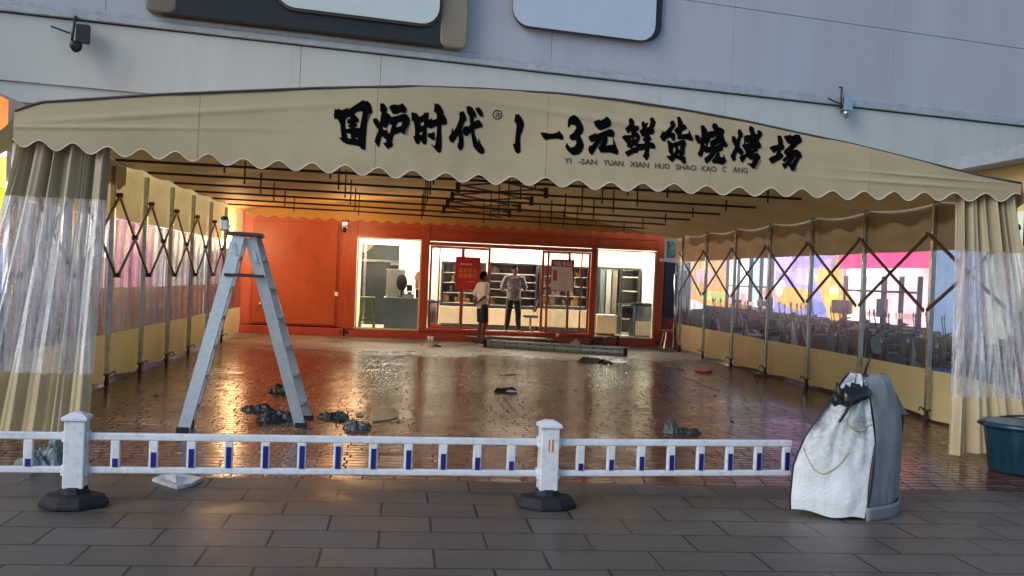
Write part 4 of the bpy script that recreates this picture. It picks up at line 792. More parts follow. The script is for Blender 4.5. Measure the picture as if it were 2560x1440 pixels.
m_blm = lit('glowing_blue_mural', (.16, .22, .70), .6); m_wtm = lit('glowing_white_mural', (.85, .85, .9), .6); m_lil = lit('glowing_lilac_mural', (.55, .45, .85), .6)
for i, (x, y, r, m) in enumerate(((2000, 690, (.9, .25), m_lil), (2050, 655, (.8, .2), m_blm), (1950, 660, (.6, .3), m_lil), (2030, 770, (.6, .2), m_blm), (1752, 690, (1.2, .3), lit('glowing_pink_mural', (.9, .5, .45), .5)), (1780, 740, (1.5, .2), lit('glowing_lime_mural', (.7, .75, .2), .5)), (1720, 760, (1.4, .2), m_wtm), (1940, 720, (.35, .25), m_wtm), (2076, 725, (.3, .12), m_wtm))): blobR(x, y, r, m, 20 + i)
# parked electric scooters, right side
m_bodies = [M('scooter_paint%d' % i, c, .3, var=.1) for i, c in enumerate(((.02, .02, .025), (.30, .30, .32), (.03, .04, .12), (.10, .03, .03), (.55, .55, .55)))]
m_seat = M('black_vinyl_seat', (.015, .015, .016), .5)
def scooter_parts(s, m, local=True):
    kw = dict(parent=s, local=True)
    for y in (-.55, .55):
        w = MB().tube([(-.05, y, .22), (.05, y, .22)], .215, 20).build('wheel', m_rubber, **kw)
        WL[w.name] = Vector(); MB().tube([(-.055, y, .22), (.055, y, .22)], .10, 14).build('hub', m_galv, parent=w, local=True)
    def side(u, v): return 0
    mb = MB(); sec = [(-.62, .36, .50, .09), (-.45, .34, .62, .13), (-.1, .28, .60, .15), (.1, .24, .36, .14), (.3, .24, .34, .13), (.42, .28, .70, .12), (.47, .45, .96, .09)]
    for y, z0, z1, w in sec: mb.v += [Vector((-w, y, z0)), Vector((w, y, z0)), Vector((w * .8, y, z1)), Vector((-w * .8, y, z1))]
    for i in range(len(sec) - 1):
        for k in range(4): a = i * 4; mb.f.append((a + k, a + (k + 1) % 4, a + 4 + (k + 1) % 4, a + 4 + k))
    mb.f += [(3, 2, 1, 0), tuple(len(mb.v) - 4 + k for k in range(4))]; mb.build('body', m, bevel=.02, **kw)
    MB().grid(lambda u, v: (lerp(-.14, .14, u), lerp(-.66, .02, v), .66 + .06 * math.sin(math.pi * u) + .04 * math.cos(v * 3)), 8, 10).build('seat', m_seat, smooth=True, solid=.06, **kw)
    MB().tube([(0, .56, .25), (0, .5, .6), (0, .45, 1.0)], .03).build('steering_column', m_black, **kw)
    h = MB().tube([(-.33, .36, 1.05), (-.15, .45, 1.02), (.15, .45, 1.02), (.33, .36, 1.05)], .018).build('handlebar', m_black, smooth=True, **kw)
    for sx in (-1, 1):
        q = MB(); q.tube([(sx * .22, .43, 1.03), (sx * .28, .46, 1.22)], .008); q.ball((sx * .30, .46, 1.27), (.06, .012, .05), 8); q.build('mirror', m_black, smooth=True, **kw)
    MB().ball((0, .52, .86), (.06, .04, .05), 8).build('headlight', m_galv, smooth=True, **kw)
    MB().b2(-.16, .16, -.98, -.68, .62, .9).build('top_box', m_black, bevel=.02, **kw)
protos = []
for i, m in enumerate(m_bodies):
    s = thing('electric_scooter', (0, 0, 0), 'x', 'scooter', 'scooters parked beyond the right vinyl wall'); scooter_parts(s, m); protos.append(s)
spots = [(8.2, 13.4, 0), (8.35, 14.5, 1), (8.3, 15.6, 3), (8.6, 16.6, 0), (8.4, 17.6, 2), (8.3, 18.7, 0), (8.5, 19.7, 4), (8.4, 20.9, 0), (8.3, 22.2, 1), (8.6, 23.4, 3), (9.6, 14.0, 0), (9.7, 15.2, 2), (9.6, 16.4, 0), (9.7, 17.5, 1), (9.6, 18.8, 0), (9.7, 20.0, 3), (9.6, 21.3, 0), (9.7, 22.8, 2), (9.7, 24.6, 0), (8.5, 25.0, 0), (7.75, 14.2, 0), (7.8, 15.9, 2), (7.8, 18.4, 0), (7.75, 20.4, 1), (7.8, 22.6, 0), (9.0, 17.0, 0), (9.0, 20.6, 0), (9.1, 22.0, 0)]
lab = {0: 'black', 1: 'grey', 2: 'dark blue', 3: 'dark red', 4: 'pale silver'}
orde = ['front row, nearest the tent entrance', 'front row, second from the tent entrance', 'near the crimson sign', 'in front of the cream lit window', 'in front of the purple mural', 'beside the ochre mural patch', 'the palest of the scooters outside', 'below the blue lit window', 'below the white lit window', 'at the far end by the orange panel', 'back row, nearest the tent entrance', 'back row, below the pink lit window', 'back row, below the cream lit window', 'back row, between black ones at the purple mural', 'back row, under the purple mural', 'back row, by the small red mural patch', 'back row, before the blue lit window', 'back row, before the white lit window', 'back row, at the far orange panel', 'front row, farthest one', 'close by, nearest the tent entrance', 'close by, below the crimson sign', 'close by, at the purple mural', 'close by, near the blue window', 'close by, at the far end', 'middle row, before the ochre mural', 'middle row, before the blue lit window', 'middle row, before the white lit window']
seen = set()
for k, (x, y, i) in enumerate(spots):
    s = protos[i] if i not in seen else copy_tree(protos[i]); seen.add(i); s.location = (x, y, 0); s.rotation_euler = (0, 0, math.radians(62 + 24 * N(3, k * 1.7)))
    s['label'] = '%s scooter outside the right vinyl wall, %s' % (lab[i], orde[k])
# clutter outside right: stacked crates, sacks
m_crates = [M('crate%d' % i, c, .6, var=.2) for i, c in enumerate(((.42, .33, .2), (.12, .13, .15), (.05, .12, .3), (.5, .5, .5)))]
def crate(x, y, z, w, d, h, mi, label, rz=0):
    t = thing('storage_crate', (x, y, z), label, 'crate', 'crates and boxes stacked outside the vinyl walls')
    R = Matrix.Rotation(rz, 3, 'Z'); c = Vector((x, y, z))
    mb = MB(); mb.box(c + R @ Vector((0, 0, h * .47)), (w, d, h * .9), rz); mb.build('body', m_crates[mi], t, bevel=.012)
    q = MB()
    for sx in (-1, 1): q.box(c + R @ Vector((sx * w / 2, 0, h * .93)), (.03, d + .03, .04), rz); q.box(c + R @ Vector((0, sx * d / 2, h * .93)), (w - .03, .03, .04), rz)
    q.build('rim', m_crates[(mi + 1) % 4], t)
rnd = random.Random(11)
crate(7.7, 17.2, .003, .5, .5, .42, 0, 'tan storage crate low outside the right wall near the purple mural'); crate(7.7, 17.2, .44, .45, .45, .38, 1, 'dark crate stacked on the tan crate outside the right wall', .2)
crate(7.6, 15.0, .003, .6, .5, .5, 3, 'pale crate outside the right wall below the crimson sign', .1); crate(7.7, 19.4, .003, .6, .5, .45, 1, 'dark crate outside the right wall below the blue lit window'); crate(7.7, 21.4, .003, .5, .5, .6, 2, 'blue crate at the far end outside the right wall', .3); crate(7.6, 13.0, .003, .5, .6, .6, 1, 'dark crate outside the right wall nearest the entrance', .2)
for i, (x, y, r) in enumerate(((7.5, 16.2, .32), (7.5, 18.2, .28), (7.45, 20.3, .3))):
    lump('rubbish_sack', (x, y, 0), (r, r, r * 1.0), m_bag if i != 1 else M('white_sack', (.6, .6, .58), .6), 40 + i, ['black rubbish sack outside the right wall between tan and pale crates', 'white sack outside the right wall behind the clear vinyl', 'black rubbish sack outside the right wall farther along'][i], 'sack', 'sacks outside the right vinyl wall', sub=12)
# left side: murals and shelving
XLW = -7.4
lw = thing('mural_wall', (XLW - .5, 22, 0), 'brightly painted mural wall outside the left side of the tent', 'wall')
MB().b2(XLW - .6, XLW - .05, 9, 48, 0, 4.6).build('wall', M('grey_render', (.45, .44, .43), .8), lw)
def panL(y0, y1, z0, z1, m, name='mural_panel'): MB().b2(XLW - .05 + .002, XLW + .05, y0, y1, z0, z1).build(name, m, lw)
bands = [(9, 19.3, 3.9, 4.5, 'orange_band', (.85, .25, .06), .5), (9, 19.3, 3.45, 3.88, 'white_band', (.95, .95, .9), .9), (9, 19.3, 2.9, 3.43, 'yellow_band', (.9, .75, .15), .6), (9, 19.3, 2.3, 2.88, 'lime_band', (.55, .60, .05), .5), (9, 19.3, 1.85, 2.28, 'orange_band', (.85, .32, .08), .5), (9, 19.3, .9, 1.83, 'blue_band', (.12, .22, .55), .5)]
for y0, y1, z0, z1, nm, c, s in bands: panL(y0, y1, z0, z1, lit('lit_' + nm + '%d' % int(z0 * 10), c, s), nm)  # painted bands given emission, so the mural glows by itself
lp = [(19.4, 22.0, .9, 3, 'silver', (.75, .72, .78), .55), (22.1, 24.0, 1.6, 3, 'warm_white', (.95, .75, .55), .9), (24.1, 26.5, 1.7, 3, 'white', (.85, .93, 1), 1.0), (26.6, 30.5, .9, 3, 'pink', (.85, .28, .52), .7), (30.6, 35.5, .9, 3, 'pale_grey', (.72, .78, .82), .7), (35.6, 47, .9, 3, 'aqua', (.40, .80, .80), .8), (22.1, 26.5, .9, 1.55, 'mauve', (.5, .36, .45), .35)]
for y0, y1, z0, z1, nm, c, s in lp: panL(y0, y1, z0, z1, lit('lit_' + nm, c, s * 1.6), 'shop_window')
panL(9, 47, 0, .88, M('grimy_wall_left', (.08, .07, .07), .8, var=.5, scale=2), 'lower_wall')
k = 0
lt = ['low grey crate outside the left wall nearest the entrance', 'tan crate outside the left wall beyond the second pole', 'pale crate on the tan crate outside the left wall', 'dark crate outside the left wall beyond the third pole', 'blue crate outside the left wall at the pink window', 'tan crate outside the left wall before the far corner', 'pale crate outside the left wall at the far corner']
for (x, y, z, w, d, h, mi) in ((-5.0, 14.0, .003, .7, .8, .7, 1), (-5.1, 16.3, .003, .8, .8, .6, 0), (-5.1, 16.3, .61, .6, .7, .4, 3), (-5.0, 18.4, .003, .6, .9, .95, 1), (-5.0, 20.6, .003, .7, .8, .8, 2), (-5.0, 23.0, .003, .7, .8, .9, 0), (-5.0, 25.6, .003, .7, .8, 1.0, 3)):
    crate(x, y, z, w, d, h, mi, lt[k], .15 * ((k % 3) - 1)); k += 1
tk = thing('stacked_tables', (-5.6, 17.5, 0), 'folded brown tables stacked along the outside of the left vinyl wall', 'tables')
for i in range(6): MB().box((-5.9 + .07 * (i % 2), 12.6 + i * 2.1, .55), (.06, 1.7, 1.05), R=Matrix.Rotation(.12, 3, 'Y')).build('table_top', m_ply, tk)
# far right corner: tube bundle, round orange stool, dark cupboard, bracket
tb = thing('pole_bundle', (6.45, 23.9, 0), 'bundle of tall silver tubes standing by the right end of the kitchen', 'poles')
for i, (x, y) in enumerate(((6.78, 23.55), (6.88, 23.7), (6.98, 23.6), (6.72, 23.8))): MB().tube([(x, y, .0), (x - .02 * (i - 1), y + .1, 2.15 - .1 * i)], .045, 10).build('tube', m_galv, tb, smooth=True)
cb = thing('dark_locker', (7.2, 25.0, 0), 'dark navy locker in the gap right of the kitchen container', 'locker'); MB().b2(6.72, 7.4, 25.1, 25.6, .75, 2.2).build('body', M('navy_paint', (.02, .03, .05), .4), cb, bevel=.01); MB().b2(6.98, 7.02, 25.07, 25.098, .8, 2.1).build('handle_strip', m_galv, cb); MB().b2(6.72, 7.4, 25.12, 25.58, .0, .748).build('base', M('maroon_paint', (.25, .04, .06), .5, var=.3), cb)
cb2 = thing('green_notice', (6.95, 25.0, 2.3), 'small dark green picture board above the navy locker', 'board'); MB().b2(6.72, 7.15, 24.97, 25.0, 2.28, 2.72).build('board', M('green_picture', (.10, .22, .18), .5, var=.9, scale=14), cb2); MB().bar((6.70, 24.985, 2.27), (7.17, 24.985, 2.27), .03).build('rail', m_cream, cb2)
ar = thing('wall_bracket', (6.6, 24.72, 2.2), 'white pipe bracket on the right end post of the kitchen container', 'bracket'); MB().tube([(6.5, 24.66, 2.2), (6.9, 24.66, 2.18)], .03).build('arm', m_white, ar); MB().ball((6.5, 24.66, 2.2), .06, 8).build('clamp', m_white, ar, smooth=True)
p = onG(1668, 872); rs = thing('round_stool', (6.72, 24.35, 0), 'round orange topped stool at the right corner of the kitchen', 'stool')
MB().lathe((6.72, 24.35, .42), [(.0, 0), (.24, 0), (.25, .02), (.24, .045), (0, .05)], 20).build('seat', M('orange_seat', (.6, .16, .03), .4), rs, smooth=True)
for i in (-1, 1):
    for j in (-1, 1): MB().bar((6.72 + i * .12, 24.35 + j * .12, .42), (6.72 + i * .19, 24.35 + j * .19, .002), .03).build('leg', m_galv, rs)
# yellow building beyond on the right is the shop row itself; a dark backdrop building closes the far view under the bridge
bb = thing('far_building', (2, 50, 0), 'dim grey building far behind the overpass', 'building'); MB().b2(-40, 45, 48, 50, 0, 8).build('wall', M('dim_render', (.3, .27, .22), .8), bb); MB().b2(-40, 45, 47.9, 47.98, 2.9, 3.3).build('band', m_ledge, bb)
# ------------------------------------------------------------------ barrier fence along the pavement
FA, FB = onG(188, 1272), onG(1376, 1272); FA = Vector((-2.07, 6.74, 0)); FB = Vector((1.07, 6.93, 0)); fd = (FB - FA).normalized(); fn = Vector((fd.y, -fd.x, 0)); frz = math.atan2(fd.y, fd.x)
Rf = Matrix.Rotation(frz, 3, 'Z')
def post(P, label, sticker=False):
    t = thing('fence_post', tuple(P), label, 'post', 'white posts of the barrier fence')
    def L(x, y, z): return P + Rf @ Vector((x, y, z))
    mb = MB(); mb.box(L(0, 0, .34), (.13, .13, .44), frz); b = mb.build('shaft', m_white, t, bevel=.008)
    mb = MB(); h = .08; vs = [L(i * h, j * h, .562) for i, j in ((-1, -1), (1, -1), (1, 1), (-1, 1))] + [L(i * h, j * h, .585) for i, j in ((-1, -1), (1, -1), (1, 1), (-1, 1))] + [L(i * .03, j * .03, .612) for i, j in ((-1, -1), (1, -1), (1, 1), (-1, 1))]
    mb.add(vs, [(3, 2, 1, 0)] + [(a + k, a + (k + 1) % 4, a + 4 + (k + 1) % 4, a + 4 + k) for a in (0, 4) for k in range(4)] + [(8, 9, 10, 11)]); mb.build('cap', m_white, t, bevel=.004)
    mb = MB(); prof = [(.205, .17, .002), (.205, .17, .03), (.175, .135, .075), (.09, .085, .085), (.075, .075, .13)]; vs = []
    for a, c, z in prof:
        k = .35
        vs += [L(x * a, y * c, z) for x, y in ((-1, -k), (-k, -1), (k, -1), (1, -k), (1, k), (k, 1), (-k, 1), (-1, k))]
    mb.add(vs, [tuple(range(8))[::-1]] + [(i * 8 + k, i * 8 + (k + 1) % 8, i * 8 + 8 + (k + 1) % 8, i * 8 + 8 + k) for i in range(4) for k in range(8)] + [tuple(32 + k for k in range(8))]); mb.build('rubber_base', m_rubber, t, bevel=.006)
    for s in (-1, 1):
        for z in (.235, .455): q = MB(); q.box(L(s * .072, 0, z), (.02, .085, .07), frz); q.build('rail_bracket', m_white, t, bevel=.005)
    if sticker:
        MB().box(L(.003, -.0665, .44), (.036, .003, .085), frz).build('reflector', M('amber_reflector', (.6, .22, .08), .3, var=.4, scale=40), t); MB().box(L(.003, -.0695, .44), (.010, .002, .08), frz).build('reflector_stripe', m_cream, t)
    return t
FC = Vector((2.93, 7.13, 0)); FZ = FA - fd * 3.14
post(FA, 'white fence post with black rubber foot at the left before the curtain'); post(FB, 'white fence post with an amber reflector at the middle of the barrier', True); post(FZ, 'white fence post beyond the left edge of the barrier'); 
def panel(P, Q, xs, hs, label, end=False):
    d = (Q - P).normalized(); rz = math.atan2(d.y, d.x); L = (Q - P).length
    t = thing('barrier_fence', tuple((P + Q) / 2), label, 'fence', 'panels of the white barrier fence')
    def U(s, z, o=0): return P + d * s + Vector((d.y, -d.x, 0)) * o + Vector((0, 0, z))
    a, b = .07, L - (.07 if not end else 0)
    for z in (.455, .235):
        q = MB(); q.bar(U(a, z), U(b, z), .034, .048 if z > .4 else .042); r = q.build('rail', m_white, t, bevel=.008)
    for s, h in zip(xs, hs):
        q = MB(); q.bar(U(s, .2565), U(s, .4305), .058, .036, up=(d.y, -d.x, 0)); bl = q.build('baluster', m_white, t, bevel=.006)
        q = MB(); q.bar(U(s + .002, .2575, .0205), U(s + .002, .2575 + h * 1.1, .0205), .034, .003, up=(d.y, -d.x, 0)); q.build('blue_strip', m_blue, bl)
n = 11; xs = [.245 + .2395 * k for k in range(12)]
panel(FA, FB, xs, [.051, .09, .113, .127, .135, .139, .139, .127, .119, .10, .078, .057], 'long middle panel of the white barrier fence, between the two posts')
panel(FB, FC, [.235 + .228 * k for k in range(8)], [.045, .07, .09, .10, .11, .11, .115, .12], 'right panel of the white barrier fence ending beside the covered scooter', True)
panel(FZ, FA, [2.85 - .24 * k for k in range(12)][::-1], [.11, .11, .11, .11, .11, .1, .1, .09, .08, .07, .06, .045], 'left panel of the white barrier fence, running out of the left edge')
# ------------------------------------------------------------------ step ladder
ld = thing('step_ladder', (-1.5, 10.0, 0), 'silver aluminium A frame stepladder standing in front of the red container', 'ladder')
top = 1.93
def lrail(p, q, w=.085, t=.03): return MB().bar(p, q, t, w, up=(.2, -1, 0))
a0, a1 = Vector((-2.02, 9.72, .0)), Vector((-1.59, 9.86, 1.9)); b0, b1 = Vector((-.95, 10.05, .02)), Vector((-1.49, 9.90, 1.89))
DEP = {0: (Vector((-.055, .52, 0)), Vector((-.01, .3, 0))), 1: (Vector((.02, .52, 0)), Vector((.01, .3, 0)))}
def C_(p, q, w, o):   # channel section rail: web plus two flanges
    d = (q - p).normalized(); n_ = Vector((0, -1, 0)); s = d.cross(n_).normalized(); mb = MB()
    mb.bar(p, q, w, .012, up=n_); 
    for k in (-1, 1): mb.bar(p + s * k * (w / 2 - .004) + Vector((0, .018, 0)), q + s * k * (w / 2 - .004) + Vector((0, .018, 0)), .008, .03, up=n_)
    return mb
for wi, (p, q) in enumerate(((a0, a1), (b0, b1))):
    dep, dept = DEP[wi]; C_(p, q, .115 if wi == 0 else .105, 0).build('rail', m_alu, ld); C_(p + dep, q + dept, .11, 0).build('rail', m_alu, ld)
    for k in range(6):
        t = (k + .7) / 6.4; u = p.lerp(q, t); v = (p + dep).lerp(q + dept, t); sd_ = 1 if p is a0 else 1
        q2 = MB(); q2.bar(u + Vector((sd_ * .01, .03, 0)), v + Vector((sd_ * .01, -.005, 0)), .075, .022, up=(0, 0, 1)); q2.build('tread', m_alu, ld)
    for e in (p, p + dep): MB().box(e + Vector((0, .01, .028)), (.115, .06, .055)).build('foot', m_rubber, ld, bevel=.006)
MB().bar(Vector((-1.72, 10.02, 1.925)), Vector((-1.38, 10.05, 1.915)), .42, .035).build('top_cap', M('dark_cap', (.06, .035, .035), .5), ld, bevel=.006)
sp0 = a0.lerp(a1, .80); sp1 = b0.lerp(b1, .80); MB().bar(sp0 + Vector((-.03, -.03, 0)), sp1 + Vector((.04, -.03, 0)), .018, .03).build('spreader_bar', m_brown, ld)
MB().bar(a0.lerp(a1, .80) + DEP[0][0] * .6 + Vector((0, .03, 0)), b0.lerp(b1, .80) + DEP[0][0] * .6 + Vector((0, .03, 0)), .018, .03).build('spreader_bar', m_brown, ld)
for e in (a0.lerp(a1, .93), b0.lerp(b1, .9)): MB().box(e + Vector((0, -.012, 0)), (.03, .012, .12), R=Matrix.Rotation(-.25, 3, 'Y')).build('hinge_plate', m_galv, ld)
lk = thing('work_lamp', (-1.78, 10.05, 1.945), 'small silver lamp clamped on top of the stepladder', 'lamp'); MB().b2(-1.80, -1.72, 10.0, 10.08, 1.95, 2.06).build('body', m_galv, lk, bevel=.01); MB().tube([(-1.76, 10.03, 1.93), (-1.66, 10.03, 1.935)], .014).build('clamp', m_galv, lk); MB().ball((-1.76, 10.03, 2.07), (.04, .04, .025), 8).build('cap', m_black, lk, smooth=True)
# ------------------------------------------------------------------ bucket
bk = thing('bucket', (5.75, 8.62, 0), 'large dark teal plastic bucket at the right edge by the gathered curtain', 'bucket')
m_teal = M('teal_plastic', (.008, .045, .07), .32, var=.25, scale=3, stretch=(6, 6, .6))
MB().lathe((5.75, 8.62, .003), [(.255, 0), (.27, .02), (.33, .44), (.335, .455), (.32, .455), (.30, .40)], 40).build('body', m_teal, bk, smooth=True)
MB().lathe((5.75, 8.62, .003), [(.337, .41), (.365, .415), (.37, .44), (.345, .462), (.322, .46)], 40).build('rim', m_teal, bk, smooth=True)
MB().lathe((5.75, 8.62, .40), [(.318, .0), (0, .004)], 40).build('water', M('dark_water', (.01, .05, .07), .06, var=.2), bk, smooth=True)
MB().tube([(5.75 + .37 * math.cos(t), 8.62 + .36 * math.sin(t), .455 + .03 * math.sin(t * 2)) for t in [math.pi * k / 16 for k in range(17)]], .012, 6).build('handle', m_black, bk, smooth=True)
MB().lathe((5.75, 8.62, .003), [(0, .012), (.25, .012)], 40).build('floor', m_teal, bk)
# ------------------------------------------------------------------ covered scooter at the right of the barrier
cs = thing('covered_scooter', (3.25, 6.95, 0), 'parked electric scooter draped in a dirty white quilted wind cover', 'scooter')
def quilt():
    m, n, l = newmat('dirty_white_quilt'); out = n.new('ShaderNodeOutputMaterial'); p = n.new('ShaderNodeBsdfPrincipled'); g = n.new('ShaderNodeNewGeometry')
    sx = n.new('ShaderNodeSeparateXYZ'); l.new(g.outputs['Position'], sx.inputs[0])
    nz = n.new('ShaderNodeTexNoise'); nz.inputs['Scale'].default_value = 9; nz.inputs['Detail'].default_value = 9; nz.inputs['Roughness'].default_value = .75; l.new(g.outputs['Position'], nz.inputs[0])
    n2 = n.new('ShaderNodeTexNoise'); n2.inputs['Scale'].default_value = 45; n2.inputs['Detail'].default_value = 6; l.new(g.outputs['Position'], n2.inputs[0])
    h = n.new('ShaderNodeMapRange'); h.inputs[1].default_value = .25; h.inputs[2].default_value = .6; h.inputs[3].default_value = .05; h.inputs[4].default_value = .95; l.new(sx.outputs[2], h.inputs[0])
    d = n.new('ShaderNodeMapRange'); d.inputs[1].default_value = .4; d.inputs[2].default_value = .68; d.inputs[3].default_value = .12; d.inputs[4].default_value = 1.0; l.new(nz.outputs[0], d.inputs[0])
    mu = n.new('ShaderNodeMath'); mu.operation = 'MULTIPLY'; l.new(h.outputs[0], mu.inputs[0]); l.new(d.outputs[0], mu.inputs[1])
    c = n.new('ShaderNodeMixRGB'); l.new(mu.outputs[0], c.inputs[0]); c.inputs[1].default_value = (.66, .70, .72, 1); c.inputs[2].default_value = (.15, .16, .15, 1)
    l.new(c.outputs[0], p.inputs['Base Color']); p.inputs['Roughness'].default_value = .55
    b = n.new('ShaderNodeBump'); b.inputs['Strength'].default_value = .5; b.inputs['Distance'].default_value = .012; ad = n.new('ShaderNodeMath'); ad.operation = 'ADD'; l.new(nz.outputs[0], ad.inputs[0]); l.new(n2.outputs[0], ad.inputs[1]); l.new(ad.outputs[0], b.inputs['Height']); l.new(b.outputs[0], p.inputs['Normal']); l.new(p.outputs[0], out.inputs[0]); return m
m_quilt = quilt(); m_qg = M('shaded_cover_side', (.20, .215, .225), .55, var=.2, scale=6, bump=.3, bscale=14, dirt=.4, stretch=(1, 1, .35))  # side apron coloured dark grey to stand for its shaded side
# plan rings (left corner, ridge, right corner) per height: the white front face and the side face, shaded by its colour, meet at the ridge
RG = [(.03, (2.80, 6.78), (3.275, 6.62), (3.73, 7.05)), (.12, (2.79, 6.77), (3.29, 6.61), (3.73, 7.05)), (.34, (2.80, 6.76), (3.31, 6.62), (3.74, 7.05)), (.56, (2.86, 6.74), (3.33, 6.63), (3.72, 7.02)), (.68, (2.93, 6.73), (3.325, 6.65), (3.69, 6.98)), (.80, (3.02, 6.74), (3.31, 6.67), (3.63, 6.93)), (.90, (3.08, 6.76), (3.30, 6.69), (3.57, 6.88)), (.985, (3.16, 6.79), (3.28, 6.72), (3.52, 6.84)), (1.02, (3.22, 6.84), (3.28, 6.80), (3.48, 6.86))]
def ringat(z):
    for r, s in zip(RG[:-1], RG[1:]):
        if z <= s[0]: t = max(0, (z - r[0]) / (s[0] - r[0])); return [tuple(lerp(r[i][k], s[i][k], t) for k in (0, 1)) for i in (1, 2, 3)]
    return [RG[-1][i] for i in (1, 2, 3)]
def front(u, v):
    z = lerp(.03, 1.02, v); A_, R_, B_ = ringat(z); x, y = lerp(A_[0], R_[0], u), lerp(A_[1], R_[1], u)
    y += -.05 * math.sin(math.pi * u) + .022 * N(2, u * 3, z * 3) + .012 * N(8, u * 7, z * 6) - .012 * max(0, .35 - v) * math.sin(u * 14) - .030 * max(0, v - .35) * math.sin(u * 17 + z * 3) - .012 * max(0, v - .3) * math.sin(u * 41 + 2 * N(5, u * 3, z * 3)); return (x, y, z - .03 * (1 - v) * (u - .5) + .012 * (1 - v) * math.sin(u * 9))
MB().grid(front, 40, 50).build('front_apron', m_quilt, cs, smooth=True)
def sidef(u, v):
    z = lerp(.06, 1.02, v); A_, R_, B_ = ringat(z); x, y = lerp(R_[0], B_[0], u), lerp(R_[1], B_[1], u)
    k = .06 * math.sin(math.pi * u); x += k; y -= k * .6; x += .03 * N(7, u * 3, z * 2.2) * math.sin(math.pi * min(1, u * 1.2)) + .010 * math.sin(u * 16 + z * 2); return (x, y, z)
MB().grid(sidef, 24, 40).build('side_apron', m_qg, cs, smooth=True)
def backf(u, v):
    z = lerp(.1, 1.0, v); A_, R_, B_ = ringat(z); return (lerp(A_[0], B_[0], u), lerp(A_[1], B_[1], u) + .12 * math.sin(math.pi * u), z)
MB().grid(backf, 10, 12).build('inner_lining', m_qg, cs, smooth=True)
MB().tube([Vector((ringat(z)[1][0], ringat(z)[1][1] - .006, z)) for z in [.05 + .02 * k for k in range(25)]], [.004 + .012 * math.sin(math.pi * k / 24) for k in range(25)], 6).build('seam', m_black, cs, smooth=True)
MB().tube([Vector(front(0, v)) for v in [k / 40 for k in range(41)]], .007, 6).build('edge_binding', m_black, cs, smooth=True)
MB().tube([Vector(sidef(1, v)) for v in [k / 40 for k in range(41)]], .008, 6).build('edge_binding', m_black, cs, smooth=True)
m_stain = M('yellow_stitching', (.42, .36, .12), .7, var=.4, scale=20)
def arcpts(u0, u1, v0, dip, n=30): return [Vector(front(lerp(u0, u1, k / n), v0 - dip * math.sin(math.pi * k / n))) + Vector((0, -.006, 0)) for k in range(n + 1)]
MB().tube(arcpts(.50, .98, .66, .05), .005, 5).build('piping', m_stain, cs); MB().tube(arcpts(.03, .62, .46, .17), .0035, 5).build('piping', m_stain, cs)
# curved grey hem behind the apron foot
MB().grid(lambda u, v: (lerp(3.28, 3.74, u) + .05 * math.sin(math.pi * u), lerp(6.60, 7.02, u) - .05 * math.sin(math.pi * u), lerp(.0, .10, v)), 16, 4).build('cover_hem', M('slate_hem', (.16, .175, .185), .5), cs, smooth=True, solid=.015)
# handlebar cover, ears, lever, mirror
def at67(x, y, Y=6.7): return atY(x, y, Y)
hc = lump('handlebar_cover', (0, 0, 0), (.155, .1, .1), m_bag, 3, None, None, sub=14, amp=.28)
c = at67(2128, 985, 6.72); hc.location = c - Vector((cs.location)) + Vector((0, -.02, -.06)); hc.rotation_euler = (0, -.35, 0); hc.parent = cs
def ear(x0, y0, x1, y1, r0, name): MB().tube([at67(x0, y0, 6.66), at67((x0 + x1) / 2 - 3, (y0 + y1) / 2, 6.65), at67(x1, y1, 6.66)], [r0, r0 * .8, .006], 8).build(name, m_black, cs, smooth=True)
ear(2108, 1005, 2092, 955, .035, 'hand_guard'); MB().tube([at67(2130, 1005, 6.58), at67(2113, 1035, 6.55), at67(2098, 1055, 6.54)], .009, 6).build('brake_lever', m_black, cs)
MB().tube([at67(2160, 940, 6.78), at67(2168, 912, 6.76), at67(2179, 885, 6.74)], .0085, 8).build('mirror_stem', m_black, cs, smooth=True); MB().ball(at67(2161, 941, 6.78), (.03, .03, .022), 8).build('mirror_mount', m_black, cs, smooth=True)
mo = [(2174, 838), (2186, 834), (2200, 845), (2206, 878), (2200, 889), (2180, 888), (2172, 868), (2169, 848)]; mb = MB(); ff = [at67(x, y, 6.73) for x, y in mo]; bkk = [p + Vector((0, .03, 0)) for p in ff]; mb.add(ff + bkk, [tuple(range(8))[::-1], tuple(range(8, 16))] + [(i, (i + 1) % 8, (i + 1) % 8 + 8, i + 8) for i in range(8)]); mb.build('mirror', m_black, cs, bevel=.006)
cen = sum((p for p in ff), Vector()) / 8; mb = MB(); mb.add([cen + (p - cen) * .84 + Vector((.004, -.008, 0)) for p in ff], [tuple(range(8))[::-1]]); mb.build('mirror_glass', M('mirror_glass', (.10, .12, .11), .25, metal=.5), cs)
# wing flap of the cover and dark side pocket
mb = MB(); q = [at67(2185, 940, 6.9), at67(2206, 940, 6.93), at67(2240, 985, 6.97), at67(2268, 1035, 7.02), at67(2225, 1034, 7.0)]; mb.add(q, [(0, 1, 2, 3, 4)]); mb.build('wing_flap', M('mauve_grey_lining', (.22, .205, .215), .6), cs, solid=.012)
mb = MB(); q = [at67(2232, 1034, 6.99), at67(2257, 1040, 7.0), at67(2254, 1085, 7.0), at67(2240, 1075, 6.99)]; mb.add(q, [(0, 1, 2, 3)]); mb.build('side_pocket', m_black, cs, solid=.03)
